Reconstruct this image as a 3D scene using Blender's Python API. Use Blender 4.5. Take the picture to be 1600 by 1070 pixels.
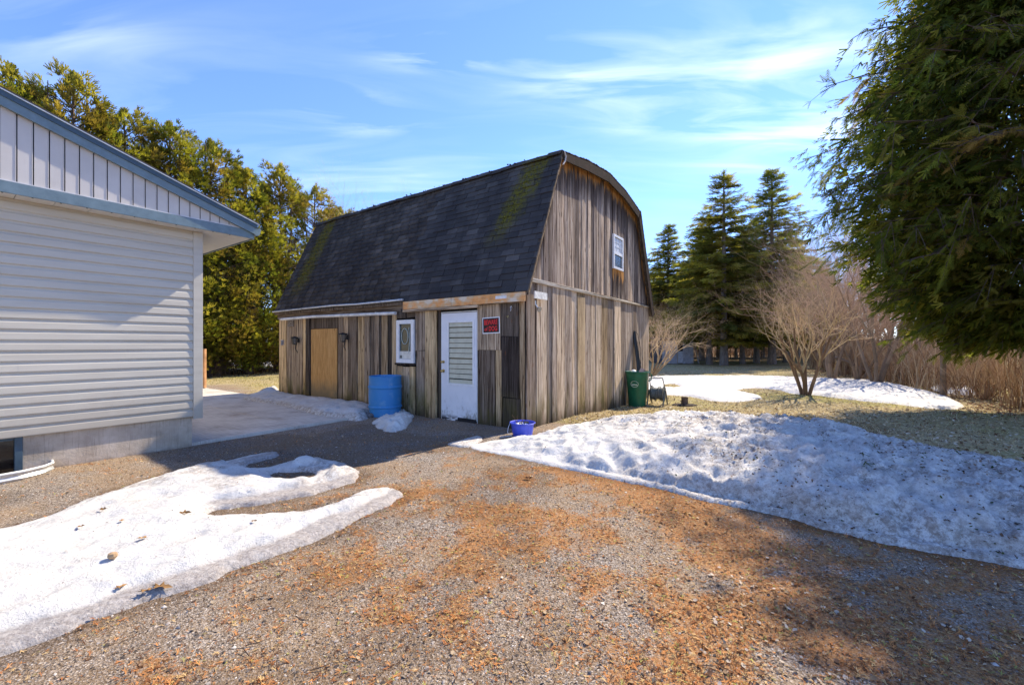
import bpy, bmesh, math, random
import numpy as np
from mathutils import Vector, Matrix
for o in list(bpy.data.objects): bpy.data.objects.remove(o)
SC = bpy.context.scene
COL = SC.collection
rad = math.radians
# ---------------------------------------------------------------- camera, sky, sun
F = 661.0; PHI = math.atan(470/661.0)
AX = (math.sin(PHI), math.cos(PHI)); ROT = math.pi/2-PHI
CAMH = 1.5
cd = bpy.data.cameras.new('camera'); cam = bpy.data.objects.new('camera', cd); COL.objects.link(cam)
cam.location = (0, 0, CAMH); cam.rotation_euler = (rad(90), 0, 0)
cd.sensor_width = 36; cd.lens = F*36/1600; cd.shift_y = 0.00125; cd.clip_end = 3000; cd.clip_start = 0.05
SC.camera = cam
SUN_AZ = rad(46.2); SUN_EL = rad(43.3)
world = bpy.data.worlds.new('World'); SC.world = world; world.use_nodes = True
wn = world.node_tree.nodes; wl = world.node_tree.links; wn.clear()
def W(t, **k):
    n = wn.new(t)
    for a, b in k.items(): setattr(n, a, b)
    return n
sky = W('ShaderNodeTexSky', sky_type='NISHITA'); sky.sun_disc = False
sky.sun_elevation = SUN_EL; sky.sun_rotation = SUN_AZ
sky.air_density = 1.0; sky.dust_density = 0.0; sky.ozone_density = 3.0; sky.altitude = 600
tint = W('ShaderNodeMixRGB', blend_type='MULTIPLY'); tint.inputs[0].default_value = 1
tint.inputs[2].default_value = (0.61, 0.69, 0.93, 1)
wl.new(sky.outputs[0], tint.inputs[1])
tc = W('ShaderNodeTexCoord')
# wispy cirrus: project the view direction on a high plane, stretch and warp noise
sep = W('ShaderNodeSeparateXYZ'); wl.new(tc.outputs['Generated'], sep.inputs[0])
def wm(op, a, b=None, clamp=False):
    n = W('ShaderNodeMath', operation=op); n.use_clamp = clamp
    for i, v in enumerate((a, b)):
        if v is None: continue
        if isinstance(v, (int, float)): n.inputs[i].default_value = v
        else: wl.new(v, n.inputs[i])
    return n.outputs[0]
zc = wm('MAXIMUM', wm('ADD', sep.outputs[2], 0.12), 0.02)
cx = wm('DIVIDE', sep.outputs[0], zc); cy = wm('DIVIDE', sep.outputs[1], zc)
cmb = W('ShaderNodeCombineXYZ'); wl.new(cx, cmb.inputs[0]); wl.new(cy, cmb.inputs[1])
mp = W('ShaderNodeMapping'); wl.new(cmb.outputs[0], mp.inputs[0])
mp.inputs['Rotation'].default_value = (0, 0, rad(-12)); mp.inputs['Scale'].default_value = (1.1, 4.2, 1); mp.inputs['Location'].default_value = (3.1, 1.7, 0)
n1 = W('ShaderNodeTexNoise'); n1.inputs['Scale'].default_value = 1.1; n1.inputs['Detail'].default_value = 7; n1.inputs['Roughness'].default_value = 0.52; n1.inputs['Distortion'].default_value = 1.1
wl.new(mp.outputs[0], n1.inputs[0])
n2 = W('ShaderNodeTexNoise'); n2.inputs['Scale'].default_value = 0.7; n2.inputs['Detail'].default_value = 2
wl.new(cmb.outputs[0], n2.inputs[0])
cr = W('ShaderNodeValToRGB'); cr.color_ramp.elements[0].position = 0.42; cr.color_ramp.elements[1].position = 0.80
wl.new(n1.outputs[0], cr.inputs[0])
cr2 = W('ShaderNodeValToRGB'); cr2.color_ramp.elements[0].position = 0.40; cr2.color_ramp.elements[1].position = 0.62
wl.new(n2.outputs[0], cr2.inputs[0])
veil = wm('ADD', wm('MULTIPLY', cr2.outputs[0], 0.20), 0.03)
def plane(px, py):
    v = Vector((px-800, F, 537-py)).normalized(); q = v.z+.12; return v.x/q, v.y/q
for bpx, bpy_, bw, bh, amp in ((690,92,75,17,1.0),(530,155,80,18,.85),(590,195,65,14,.6),(620,55,70,16,.35),(930,135,95,30,.85),(1080,105,160,48,.55),(1240,70,90,60,.6),(1150,185,180,32,.75),(1235,215,100,26,.7),(620,290,130,26,.45),(1150,262,70,14,.35),(1500,150,160,60,.5),(150,60,120,30,.3)):
    x0, y0 = plane(bpx, bpy_); x1, _ = plane(bpx+bw, bpy_); _, y1 = plane(bpx, bpy_+bh)
    ex = wm('DIVIDE', wm('SUBTRACT', cx, x0), abs(x1-x0)); ey = wm('DIVIDE', wm('SUBTRACT', cy, y0), abs(y1-y0)); rr = wm('ADD', wm('MULTIPLY', ex, ex), wm('MULTIPLY', ey, ey))
    veil = wm('ADD', veil, wm('MULTIPLY', wm('POWER', 2.718, wm('MULTIPLY', rr, -.8)), amp))
mask = wm('MULTIPLY', wm('MULTIPLY', cr.outputs[0], wm('MINIMUM', veil, 1.0)), 0.95)
cm = W('ShaderNodeMixRGB'); cm.inputs[2].default_value = (4.3, 4.7, 5.3, 1)
wl.new(mask, cm.inputs[0]); wl.new(tint.outputs[0], cm.inputs[1])
bg = W('ShaderNodeBackground'); bg.inputs[1].default_value = 0.15
wl.new(cm.outputs[0], bg.inputs[0])
wo = W('ShaderNodeOutputWorld'); wl.new(bg.outputs[0], wo.inputs[0])
sl = bpy.data.lights.new('sun', 'SUN'); sl.energy = 3.7; sl.angle = rad(0.55); sl.color = (1.0, 0.88, 0.70)
sun = bpy.data.objects.new('sun', sl); COL.objects.link(sun)
sdir = Vector((math.sin(SUN_AZ)*math.cos(SUN_EL), math.cos(SUN_AZ)*math.cos(SUN_EL), math.sin(SUN_EL)))
sun.rotation_euler = sdir.to_track_quat('Z', 'Y').to_euler(); sun.location = (20, 20, 30)
SC.view_settings.view_transform = 'Standard'; SC.view_settings.look = 'None'
SC.view_settings.exposure = 1.30; SC.view_settings.gamma = 1; SC.view_settings.use_curve_mapping = False

# ---------------------------------------------------------------- helpers
rng = np.random.default_rng(7); random.seed(7)
def G(px, py, z=0.0):
    d = (CAMH-z)*F/(py-537.0); return ((px-800)/F*d, d)
def V2(px, d, z=0): return Vector(((px-800)/F*d, d, z))
def link(o, parent=None):
    COL.objects.link(o)
    if parent is not None: o.parent = parent
    return o
def mesh_np(name, V, Fs, col=None, smooth=False, attrs=None):
    """V (n,3); Fs list of (m,k) int arrays"""
    me = bpy.data.meshes.new(name); V = np.asarray(V, np.float32)
    if not isinstance(Fs, list): Fs = [Fs]
    Fs = [np.asarray(f, np.int32) for f in Fs if len(f)]
    me.vertices.add(len(V)); me.vertices.foreach_set('co', V.ravel())
    lo = np.concatenate([f.ravel() for f in Fs]); me.loops.add(len(lo)); me.loops.foreach_set('vertex_index', lo)
    cnt = np.concatenate([np.full(len(f), f.shape[1], np.int32) for f in Fs])
    st = np.concatenate([[0], np.cumsum(cnt)[:-1]]).astype(np.int32)
    me.polygons.add(len(cnt)); me.polygons.foreach_set('loop_start', st)
    if smooth: me.polygons.foreach_set('use_smooth', np.ones(len(cnt), bool))
    me.update(calc_edges=True)
    if col is not None:
        c = np.ones((len(V), 4), np.float32); c[:, :3] = col
        a = me.color_attributes.new('tint', 'FLOAT_COLOR', 'POINT'); a.data.foreach_set('color', c.ravel())
    for k, v in (attrs or {}).items():
        a = me.attributes.new(k, 'FLOAT', 'POINT'); a.data.foreach_set('value', np.asarray(v, np.float32))
    return me
def obj(name, me, m=None, parent=None, loc=None, rot=None, kind=None):
    o = bpy.data.objects.new(name, me)
    if m is not None and len(me.materials) == 0: me.materials.append(m)
    link(o, parent)
    if loc is not None: o.location = loc
    if rot is not None: o.rotation_euler = rot
    if kind: o['kind'] = kind
    return o
def thing(name, label, cat, loc=(0, 0, 0), rz=0, group=None):
    o = bpy.data.objects.new(name, None); link(o); o.location = loc; o.rotation_euler = (0, 0, rz)
    o.empty_display_size = 0.2
    return tag(o, label, cat, group)
def tag(o, label, cat=None, group=None, kind=None):
    o['label'] = label
    if cat: o['category'] = cat
    if group: o['group'] = group
    if kind: o['kind'] = kind
    return o
def copy_tree(o, parent=None):
    c = o.copy(); COL.objects.link(c)
    if parent is not None: c.parent = parent
    for ch in [x for x in KIDS(o)]: copy_tree(ch, c)
    return c
def KIDS(o): return [x for x in bpy.data.objects if x.parent == o]
class MB:
    """collects simple solids for ONE mesh"""
    def __init__(s): s.v = []; s.f = []
    def add(s, vs, fs):
        b = len(s.v); s.v += [tuple(v) for v in vs]; s.f += [tuple(b+i for i in f) for f in fs]; return s
    def box(s, a, b):
        x0, y0, z0 = a; x1, y1, z1 = b
        return s.add([(x0,y0,z0),(x1,y0,z0),(x1,y1,z0),(x0,y1,z0),(x0,y0,z1),(x1,y0,z1),(x1,y1,z1),(x0,y1,z1)],
              [(0,3,2,1),(4,5,6,7),(0,1,5,4),(1,2,6,5),(2,3,7,6),(3,0,4,7)])
    def hexa(s, p): # 4 bottom, 4 top
        return s.add(p, [(0,3,2,1),(4,5,6,7),(0,1,5,4),(1,2,6,5),(2,3,7,6),(3,0,4,7)])
    def tube(s, pts, r, n=8, cap=True):
        pts = [Vector(p) for p in pts]; rs = r if isinstance(r, (list, tuple)) else [r]*len(pts)
        vs = []; up = None
        for i, p in enumerate(pts):
            d = (pts[min(i+1, len(pts)-1)]-pts[max(i-1, 0)]).normalized()
            if up is None: up = Vector((0,0,1)) if abs(d.z) < .9 else Vector((1,0,0))
            x = d.cross(up).normalized(); y = x.cross(d).normalized(); up = y
            for k in range(n):
                a = 2*math.pi*k/n; vs.append(p+(x*math.cos(a)+y*math.sin(a))*rs[i])
        fs = []
        for i in range(len(pts)-1):
            for k in range(n): fs.append((i*n+k, i*n+(k+1)%n, (i+1)*n+(k+1)%n, (i+1)*n+k))
        if cap: fs.append(tuple(range(n-1, -1, -1))); fs.append(tuple(range((len(pts)-1)*n, len(pts)*n)))
        return s.add(vs, fs)
    def lathe(s, prof, n=32, c=(0,0,0), sx=1, sy=1):
        vs = []
        for r, z in prof:
            for k in range(n):
                a = 2*math.pi*k/n; vs.append((c[0]+r*sx*math.cos(a), c[1]+r*sy*math.sin(a), c[2]+z))
        fs = [(i*n+k, i*n+(k+1)%n, (i+1)*n+(k+1)%n, (i+1)*n+k) for i in range(len(prof)-1) for k in range(n)]
        return s.add(vs, fs)
    def mesh(s, name, smooth=False, bevel=0):
        me = bpy.data.meshes.new(name); me.from_pydata(s.v, [], s.f)
        bm = bmesh.new(); bm.from_mesh(me)
        bmesh.ops.recalc_face_normals(bm, faces=bm.faces)
        if bevel: bmesh.ops.bevel(bm, geom=bm.edges[:], offset=bevel, segments=2, affect='EDGES', profile=.5)
        bm.to_mesh(me); bm.free()
        if smooth:
            for p in me.polygons: p.use_smooth = True
            try: me.set_sharp_from_angle(angle=rad(35))
            except Exception: pass
        return me
    def build(s, name, m, parent=None, smooth=False, bevel=0, **k): return obj(name, s.mesh(name, smooth, bevel), m, parent, **k)
def box(name, m, parent, a, b, bevel=0): return MB().box(a, b).build(name, m, parent, bevel=bevel)
# numpy value noise -------------------------------------------------
def _h(i, j, s):
    n = (i*374761393 + j*668265263 + s*974711) & 0x7fffffff
    n = ((n ^ (n >> 13))*1274126177) & 0x7fffffff
    return ((n ^ (n >> 16)) & 0xffff)/65535.0
def vnoise(x, y, s=0):
    x = np.asarray(x, float); y = np.asarray(y, float)
    i = np.floor(x).astype(np.int64); j = np.floor(y).astype(np.int64); u = x-i; v = y-j
    u = u*u*(3-2*u); v = v*v*(3-2*v)
    return (_h(i,j,s)*(1-u)+_h(i+1,j,s)*u)*(1-v)+(_h(i,j+1,s)*(1-u)+_h(i+1,j+1,s)*u)*v
def fbm(x, y, s=0, o=4):
    t = 0; a = .5; n = 0
    for k in range(o): t = t+a*vnoise(np.asarray(x)*2**k, np.asarray(y)*2**k, s+k*17); n += a; a *= .5
    return t/n
def sm(t): t = np.clip(t, 0, 1); return t*t*(3-2*t)
def pip(x, y, poly):
    x = np.asarray(x); y = np.asarray(y); ins = np.zeros(x.shape, bool); n = len(poly)
    for k in range(n):
        x0, y0 = poly[k]; x1, y1 = poly[(k+1) % n]
        if y0 == y1: continue
        c = ((y0 > y) != (y1 > y)) & (x < (x1-x0)*(y-y0)/(y1-y0)+x0)
        ins ^= c
    return ins
def pdist(x, y, poly):
    x = np.asarray(x, float); y = np.asarray(y, float); best = np.full(x.shape, 1e9); n = len(poly)
    for k in range(n):
        x0, y0 = poly[k]; x1, y1 = poly[(k+1) % n]; dx = x1-x0; dy = y1-y0
        t = np.clip(((x-x0)*dx+(y-y0)*dy)/(dx*dx+dy*dy+1e-12), 0, 1)
        best = np.minimum(best, np.hypot(x-x0-t*dx, y-y0-t*dy))
    return np.where(pip(x, y, poly), best, -best)
def smooth_poly(p, it=2):
    for _ in range(it):
        q = []
        for k in range(len(p)):
            a = p[k]; b = p[(k+1) % len(p)]
            q += [(a[0]*.75+b[0]*.25, a[1]*.75+b[1]*.25), (a[0]*.25+b[0]*.75, a[1]*.25+b[1]*.75)]
        p = q
    return p
def frames(d, roll=None, n=None):
    """rotation matrices whose Y axis is d (n,3)"""
    d = d/np.linalg.norm(d, axis=1, keepdims=True)
    up = np.tile([0., 0., 1.], (len(d), 1)); bad = abs(d[:, 2]) > .95; up[bad] = [1, 0, 0]
    x = np.cross(d, up); x /= np.linalg.norm(x, axis=1, keepdims=True); z = np.cross(x, d)
    if roll is not None:
        c = np.cos(roll)[:, None]; s = np.sin(roll)[:, None]; x, z = x*c+z*s, z*c-x*s
    return np.stack([x, d, z], axis=2)
def inst(bV, bF, R, T, S):
    bV = np.asarray(bV, float); bF = np.asarray(bF, int); n = len(T); S = np.asarray(S, float)
    if S.ndim == 1: S = np.repeat(S[:, None], 3, 1)
    loc = bV[None]*S[:, None, :]
    V = np.einsum('nij,nkj->nki', R, loc)+T[:, None, :]
    Fm = bF[None]+(np.arange(n)*len(bV))[:, None, None]
    return V.reshape(-1, 3), Fm.reshape(-1, bF.shape[1])
def tubes(segs, n=3):
    """segs array (m,8): p0,p1,r0,r1"""
    s = np.asarray(segs, float); d = s[:, 3:6]-s[:, 0:3]; L = np.linalg.norm(d, axis=1, keepdims=True); d = d/np.maximum(L, 1e-9)
    R = frames(d); a = np.arange(n)*2*np.pi/n
    ring = np.stack([np.cos(a), np.zeros(n), np.sin(a)], 1)
    r = np.einsum('nij,kj->nki', R, ring)
    V = np.concatenate([s[:, None, 0:3]+r*s[:, 6][:, None, None], s[:, None, 3:6]+r*s[:, 7][:, None, None]], 1)
    k = np.arange(n); f = np.stack([k, (k+1) % n, n+(k+1) % n, n+k], 1)
    Fm = f[None]+(np.arange(len(s))*2*n)[:, None, None]
    return V.reshape(-1, 3), Fm.reshape(-1, 4)
# ---------------------------------------------------------------- materials
class Mat:
    def __init__(s, name, rough=.8, spec=.3, metal=0):
        s.m = bpy.data.materials.new(name); s.m.use_nodes = True; s.t = s.m.node_tree; s.n = s.t.nodes
        s.b = s.n['Principled BSDF']; s.b.inputs['Roughness'].default_value = rough; s.b.inputs['Specular IOR Level'].default_value = spec; s.b.inputs['Metallic'].default_value = metal
        s._tc = None
    def L(s, a, b): s.t.links.new(a, b)
    def inp(s, sock, v):
        if v is None: return
        if hasattr(v, 'is_output') or isinstance(v, bpy.types.NodeSocket): s.L(v, sock)
        else: sock.default_value = v
    def N(s, t, **k):
        n = s.n.new(t)
        for a, b in k.items(): setattr(n, a, b)
        return n
    def coord(s, kind='Object', ob=None, scale=(1,1,1), loc=(0,0,0), rot=(0,0,0), rnd=0):
        tc = s.N('ShaderNodeTexCoord')
        if ob is not None: tc.object = ob
        v = tc.outputs[kind]
        if kind == 'World': v = s.N('ShaderNodeNewGeometry').outputs['Position']
        if rnd:
            oi = s.N('ShaderNodeObjectInfo'); vm = s.N('ShaderNodeVectorMath', operation='MULTIPLY_ADD')
            cb = s.N('ShaderNodeCombineXYZ'); 
            for i in range(3): s.L(oi.outputs['Random'], cb.inputs[i])
            s.L(cb.outputs[0], vm.inputs[0]); vm.inputs[1].default_value = (rnd*7, rnd*13, rnd*5); s.L(v, vm.inputs[2]); v = vm.outputs[0]
        mp = s.N('ShaderNodeMapping'); s.L(v, mp.inputs[0])
        mp.inputs['Scale'].default_value = scale; mp.inputs['Location'].default_value = loc; mp.inputs['Rotation'].default_value = rot
        return mp.outputs[0]
    def pos(s):
        return s.N('ShaderNodeNewGeometry').outputs['Position']
    def mapv(s, v, scale=(1,1,1), loc=(0,0,0)):
        mp = s.N('ShaderNodeMapping'); s.L(v, mp.inputs[0]); mp.inputs['Scale'].default_value = scale; mp.inputs['Location'].default_value = loc; return mp.outputs[0]
    def noise(s, v, scale=1, detail=4, rough=.55, dist=0, out=0):
        n = s.N('ShaderNodeTexNoise'); s.L(v, n.inputs['Vector']); n.inputs['Scale'].default_value = scale; n.inputs['Detail'].default_value = detail
        n.inputs['Roughness'].default_value = rough; n.inputs['Distortion'].default_value = dist; return n.outputs[out]
    def vor(s, v, scale=1, out='Color', feat='F1', rnd=1):
        n = s.N('ShaderNodeTexVoronoi', feature=feat); s.L(v, n.inputs['Vector']); n.inputs['Scale'].default_value = scale; n.inputs['Randomness'].default_value = rnd; return n.outputs[out]
    def math(s, op, a, b=None, c=None, clamp=False):
        n = s.N('ShaderNodeMath', operation=op); n.use_clamp = clamp
        for i, v in enumerate((a, b, c)): s.inp(n.inputs[i], v)
        return n.outputs[0]
    def rng(s, v, a, b, c=0, d=1):
        n = s.N('ShaderNodeMapRange'); n.interpolation_type = 'SMOOTHSTEP'; s.inp(n.inputs[0], v)
        for i, q in enumerate((a, b, c, d)): n.inputs[i+1].default_value = q
        return n.outputs[0]
    def ramp(s, v, *st):
        n = s.N('ShaderNodeValToRGB'); s.inp(n.inputs[0], v); e = n.color_ramp.elements
        while len(e) < len(st): e.new(.5)
        for i, (p, c) in enumerate(st): e[i].position = p; e[i].color = tuple(c)+(1,) if len(c) == 3 else c
        return n.outputs[0]
    def mix(s, f, a, b, mode='MIX'):
        n = s.N('ShaderNodeMixRGB', blend_type=mode); s.inp(n.inputs[0], f)
        for i, v in ((1, a), (2, b)):
            if isinstance(v, tuple): v = tuple(v)+(1,) if len(v) == 3 else v
            s.inp(n.inputs[i], v)
        return n.outputs[0]
    def attr(s, name, out='Color'):
        n = s.N('ShaderNodeAttribute'); n.attribute_name = name; return n.outputs[out]
    def rand(s):
        o = s.N('ShaderNodeObjectInfo').outputs['Random']; g = s.N('ShaderNodeNewGeometry').outputs['Random Per Island']
        return s.math('FRACT', s.math('ADD', o, g))
    def bump(s, h, strength=.3, dist=.01, prev=None):
        n = s.N('ShaderNodeBump'); n.inputs['Strength'].default_value = strength; n.inputs['Distance'].default_value = dist; s.L(h, n.inputs['Height'])
        if prev is not None: s.L(prev, n.inputs['Normal'])
        s.L(n.outputs[0], s.b.inputs['Normal']); return n.outputs[0]
    def col(s, c):
        if isinstance(c, tuple): c = tuple(c)+(1,) if len(c) == 3 else c
        s.inp(s.b.inputs['Base Color'], c); return s
    def translucent(s, c, f):
        tr = s.N('ShaderNodeBsdfTranslucent'); s.inp(tr.inputs[0], c); mx = s.N('ShaderNodeMixShader'); mx.inputs[0].default_value = f
        s.L(s.b.outputs[0], mx.inputs[1]); s.L(tr.outputs[0], mx.inputs[2]); s.L(mx.outputs[0], s.n['Material Output'].inputs[0])
def plain(name, c, rough=.6, metal=0, spec=None, var=.12, scale=9, bump=.05):
    """paint / plastic / metal with faint dirt variation and relief"""
    if spec is None: spec = .06 if rough > .75 else .35
    m = Mat(name, rough, spec, metal); v = m.coord('Object', rnd=1)
    n = m.noise(v, scale, 6, .65); d = tuple(x*(1-var*2) for x in c); l = tuple(min(1, x*(1+var)) for x in c)
    m.col(m.ramp(n, (.3, d), (.65, l))); m.inp(m.b.inputs['Roughness'], m.rng(n, .2, .8, max(.05, rough-.1), min(1, rough+.12)))
    if bump: m.bump(m.noise(v, scale*8, 4), bump, .004)
    return m.m
def tinted(name, rough=.85, trans=0, spec=.08, var=.35, scale=6, tcol=(1,1,1)):
    m = Mat(name, rough, spec); c = m.attr('tint'); n = m.noise(m.pos(), scale, 3)
    c2 = m.mix(1.0, c, m.ramp(n, (.3, (1-var,)*3), (.7, (1+var*.6,)*3)), 'MULTIPLY'); m.col(c2)
    if trans: m.translucent(m.mix(1.0, c2, tcol, 'MULTIPLY'), trans)
    return m.m
# ---------------------------------------------------------------- places of the main buildings
C0 = (0.22, 7.34)                     # barn near corner
H0 = (-4.69, 6.20)                    # house near corner
def loc2(o, a, b): return (o[0]+a*AX[0]-b*AX[1], o[1]+a*AX[1]+b*AX[0])
def inv2(o, x, y): dx = np.asarray(x)-o[0]; dy = np.asarray(y)-o[1]; return dx*AX[0]+dy*AX[1], -dx*AX[1]+dy*AX[0]
# ---------------------------------------------------------------- ground
GRASS_R = [(0.7,7.9),(2.4,7.15),(4.2,6.5),(4.6,5.0),(5.0,3.6),(7,1.5),(60,-6),(200,60),(60,200),(-3,120),(-3,25)]
GRASS_L = [(-7.3,12.4),(-7.75,12.5),(-9.3,14.6),(-10.6,15.6),(-14,12),(-60,-5),(-200,60),(-60,200),(-3,120),(-3,14)]
def gz(x, y):
    x = np.asarray(x, float); y = np.asarray(y, float)
    z = -0.12*sm((y-7.8)/3.0)*sm((x-0.2)/2.2)
    z = z+0.25*sm((np.hypot(x, y)-40)/60)*(fbm(x/25, y/25, 3, 2)-.5)*2
    z = z+(fbm(x/1.3, y/1.3, 11, 3)-.5)*0.05*sm((np.hypot(x, y)-1)/3)
    near = sm((14-np.hypot(x, y))/6)
    z = z+(fbm(x*3.5, y*3.5, 5, 3)-.5)*0.016*near
    return z
def grass_w(x, y):
    w = np.maximum(pdist(x, y, GRASS_R), pdist(x, y, GRASS_L))
    return sm((w+0.7*(fbm(np.asarray(x)*1.2, np.asarray(y)*1.2, 21, 3)-.5)+.1)/.5)
def litter_w(x, y):
    x = np.asarray(x, float); y = np.asarray(y, float)
    cl = .55*fbm(x*1.7+y*.4, y*1.7, 31, 5)+.45*fbm(x*6.5, y*6.5, 33, 3)
    base = 0.40+0.16*sm((x-0.2)/1.6)+0.05*sm((y-1.5)/3)*sm((x+.8)/1)-0.10*sm((-x-1.5)/1.5)-0.16*sm((y-5.6)/1.0)
    return sm((cl-(1-base)+.17)/.26)
def axis(step, near_lo, near_hi, far, g=1.12):
    a = list(np.arange(near_lo, near_hi, step)); s = step
    lo = [near_lo]; 
    while lo[-1] > -far: s *= g; lo.append(lo[-1]-s)
    s = step; hi = [a[-1]]
    while hi[-1] < far: s *= g; hi.append(hi[-1]+s)
    return np.array(lo[::-1][:-1]+a+hi[1:])
gx = axis(.07, -6, 7.5, 900); gy = axis(.07, .6, 9.5, 900)
X, Y = np.meshgrid(gx, gy); nx, ny = len(gx), len(gy)
Zg = gz(X, Y)
idx = np.arange(nx*ny).reshape(ny, nx)
Fg = np.stack([idx[:-1, :-1], idx[:-1, 1:], idx[1:, 1:], idx[1:, :-1]], -1).reshape(-1, 4)
LEFT_RAW = [G(a_, b_) for a_, b_ in [(0,1028),(175,962),(350,900),(525,826),(630,777),(626,766),(575,766),(495,796),(385,806),(322,799),(430,784),(558,753),(567,743),(503,716),(440,704),(341,725),(245,747),(118,790),(0,836)]]+[(-5.6,3.1),(-6.5,2.6),(-6,1.6),(-3.2,1.2)]
BANK_RAW = [G(a_, b_) for a_, b_ in [(728,700),(850,727),(1000,757),(1200,802),(1450,862),(1600,887)]]+[(4.6,2.1),(6.2,1.1),(7.8,.9),(7.9,2.4),(5.3,4.9),(5.0,6.3),(4.2,7.1),(1.6,7.75),(.45,6.95)]
nearm = (np.hypot(X, Y) < 12) & (Y > 0); wet = np.zeros_like(X)
dw = np.maximum(pdist(X[nearm], Y[nearm], LEFT_RAW), pdist(X[nearm], Y[nearm], BANK_RAW))+.22*(fbm(X[nearm]*3, Y[nearm]*3, 43, 3)-.5)
wet[nearm] = np.maximum(sm((dw+.22)/.2), .65*sm((fbm(X[nearm]*.8+3, Y[nearm]*.8, 44, 4)-.52)/.10))
zone = np.stack([grass_w(X, Y).ravel(), litter_w(X, Y).ravel(), wet.ravel()], 1)
me = mesh_np('ground', np.stack([X.ravel(), Y.ravel(), Zg.ravel()], 1), Fg, smooth=True, col=zone)
g = Mat('gravel_and_turf', .95, .04)
P = g.pos(); z = g.attr('tint'); zs = g.N('ShaderNodeSeparateColor'); g.L(z, zs.inputs[0])
v = g.vor(P, 135); hs = g.N('ShaderNodeSeparateColor'); g.L(v, hs.inputs[0])
stone = g.ramp(hs.outputs[0], (0, (.075,.062,.053)), (.5, (.205,.178,.152)), (.85, (.36,.318,.275)), (1, (.58,.53,.47)))
stone = g.mix(g.rng(g.noise(P, 1.3, 5), .30, .62, .10, .52), stone, g.mix(g.noise(P, 60, 3), (.13,.075,.035), (.44,.285,.135)))
lit = g.ramp(g.noise(P, 130, 4, .7), (.3, (.08,.042,.022)), (.5, (.32,.155,.06)), (.72, (.56,.35,.17)))
lm = g.rng(g.math('ADD', g.math('MULTIPLY', zs.outputs[1], .34), g.math('MULTIPLY', g.noise(P, 42, 6, .8), .9)), .56, .84)
c1 = g.mix(lm, stone, lit)
turf = g.ramp(g.noise(P, 9, 6, .7), (.28, (.14,.10,.05)), (.42, (.32,.25,.13)), (.6, (.46,.38,.21)), (.8, (.60,.51,.34)))
turf = g.mix(g.rng(g.noise(P, .35, 4), .46, .70, 0, .75), turf, g.ramp(g.noise(P, 14, 5, .7), (.3, (.13,.135,.03)), (.7, (.38,.37,.09))))
c2 = g.mix(zs.outputs[0], c1, turf)
# dry field far away
sp = g.N('ShaderNodeSeparateXYZ'); g.L(P, sp.inputs[0])
c3 = g.mix(g.rng(sp.outputs[1], 34, 46), c2, g.ramp(g.noise(P, .8, 5), (.35, (.13,.085,.045)), (.65, (.36,.25,.14))))
c3 = g.mix(g.math('MULTIPLY', zs.outputs[2], .62), c3, g.mix(1.0, c3, (.38,.33,.30), 'MULTIPLY')); g.col(c3)
nb = g.bump(g.vor(P, 135, 'Distance'), .6, .006); g.bump(g.noise(P, 22, 5, .7), .5, .02, nb)
ground = obj('ground', me, g.m, kind='structure'); ground['label'] = 'brown gravel drive strewn with orange cedar litter running into pale turf'

# concrete patio --------------------------------------------------
pc = Mat('broomed_concrete', .9, .08); v = pc.coord('Object')
cc = pc.ramp(pc.noise(v, 1.6, 7, .65), (.3, (.32,.25,.19)), (.5, (.54,.48,.40)), (.75, (.68,.61,.52)))
cc = pc.mix(pc.rng(pc.noise(pc.mapv(v, (.5,2.2,1)), 1.1, 6, .7), .58, .72, 0, .75), cc, (.17,.115,.07))
lines = pc.noise(pc.mapv(v, (90, 2, 1)), 1, 2)
pc.col(pc.mix(.22, cc, pc.ramp(lines, (.35, (.16,.15,.14)), (.6, (.8,.78,.75)))))
pc.bump(lines, .35, .006)
b = MB(); 
pat = thing('patio', 'grey broomed concrete patio slab between the house corner and the snow by the barn', 'patio', (H0[0], H0[1], 0), ROT)
pat['kind'] = 'structure'; del pat['category']
for x0, x1 in ((0.004, 1.596), (1.604, 3.2)):
    for y0, y1 in ((0.03, 3.14), (3.15, 6.3), (6.31, 9.5)):
        box('concrete_slab', pc.m, pat, (x0, y0, -.1), (x1, y1, .045), bevel=.006)

# snow -------------------------------------------------------------
def snow_mat(name, dirty):
    s = Mat(name, .6, .15); P = s.pos(); d = s.attr('tint'); ds = s.N('ShaderNodeSeparateColor'); s.L(d, ds.inputs[0])
    base = s.ramp(s.noise(P, 5, 5), (.3, (.58,.562,.525)), (.7, (.72,.705,.665)))
    grime = s.ramp(s.noise(P, 30, 5, .7), (.3, (.20,.16,.13)), (.7, (.50,.45,.40)))
    f = s.math('MULTIPLY', ds.outputs[0], s.rng(s.noise(P, 17, 8, .85), .42, .56, .08, 1), clamp=True)
    c = s.mix(f, base, grime)
    c = s.mix(s.math('MULTIPLY', ds.outputs[1], s.rng(s.noise(P, 9, 5, .7), .25, .6, .6, 1)), c, s.ramp(s.noise(P, 40, 4, .7), (.3, (.22,.19,.17)), (.7, (.50,.46,.43))))
    sp = s.rng(s.noise(s.mapv(P, (1, 1, 2.5)), 62, 5, .75), .58, .64)
    sp = s.math('MULTIPLY', sp, s.rng(s.noise(P, 3, 4), .36, .60, .12*dirty, 1.0*dirty))
    s.col(s.mix(sp, c, (.13,.085,.06)))
    s.b.inputs['Subsurface Weight'].default_value = 0.0
    nb = s.bump(s.noise(P, 16, 7, .72), .75, .035); s.bump(s.noise(P, 120, 4, .75), .7, .008, nb)
    return s.m
SM1 = snow_mat('old_snow', .6); SM2 = snow_mat('dirty_snow', 1.0)
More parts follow.
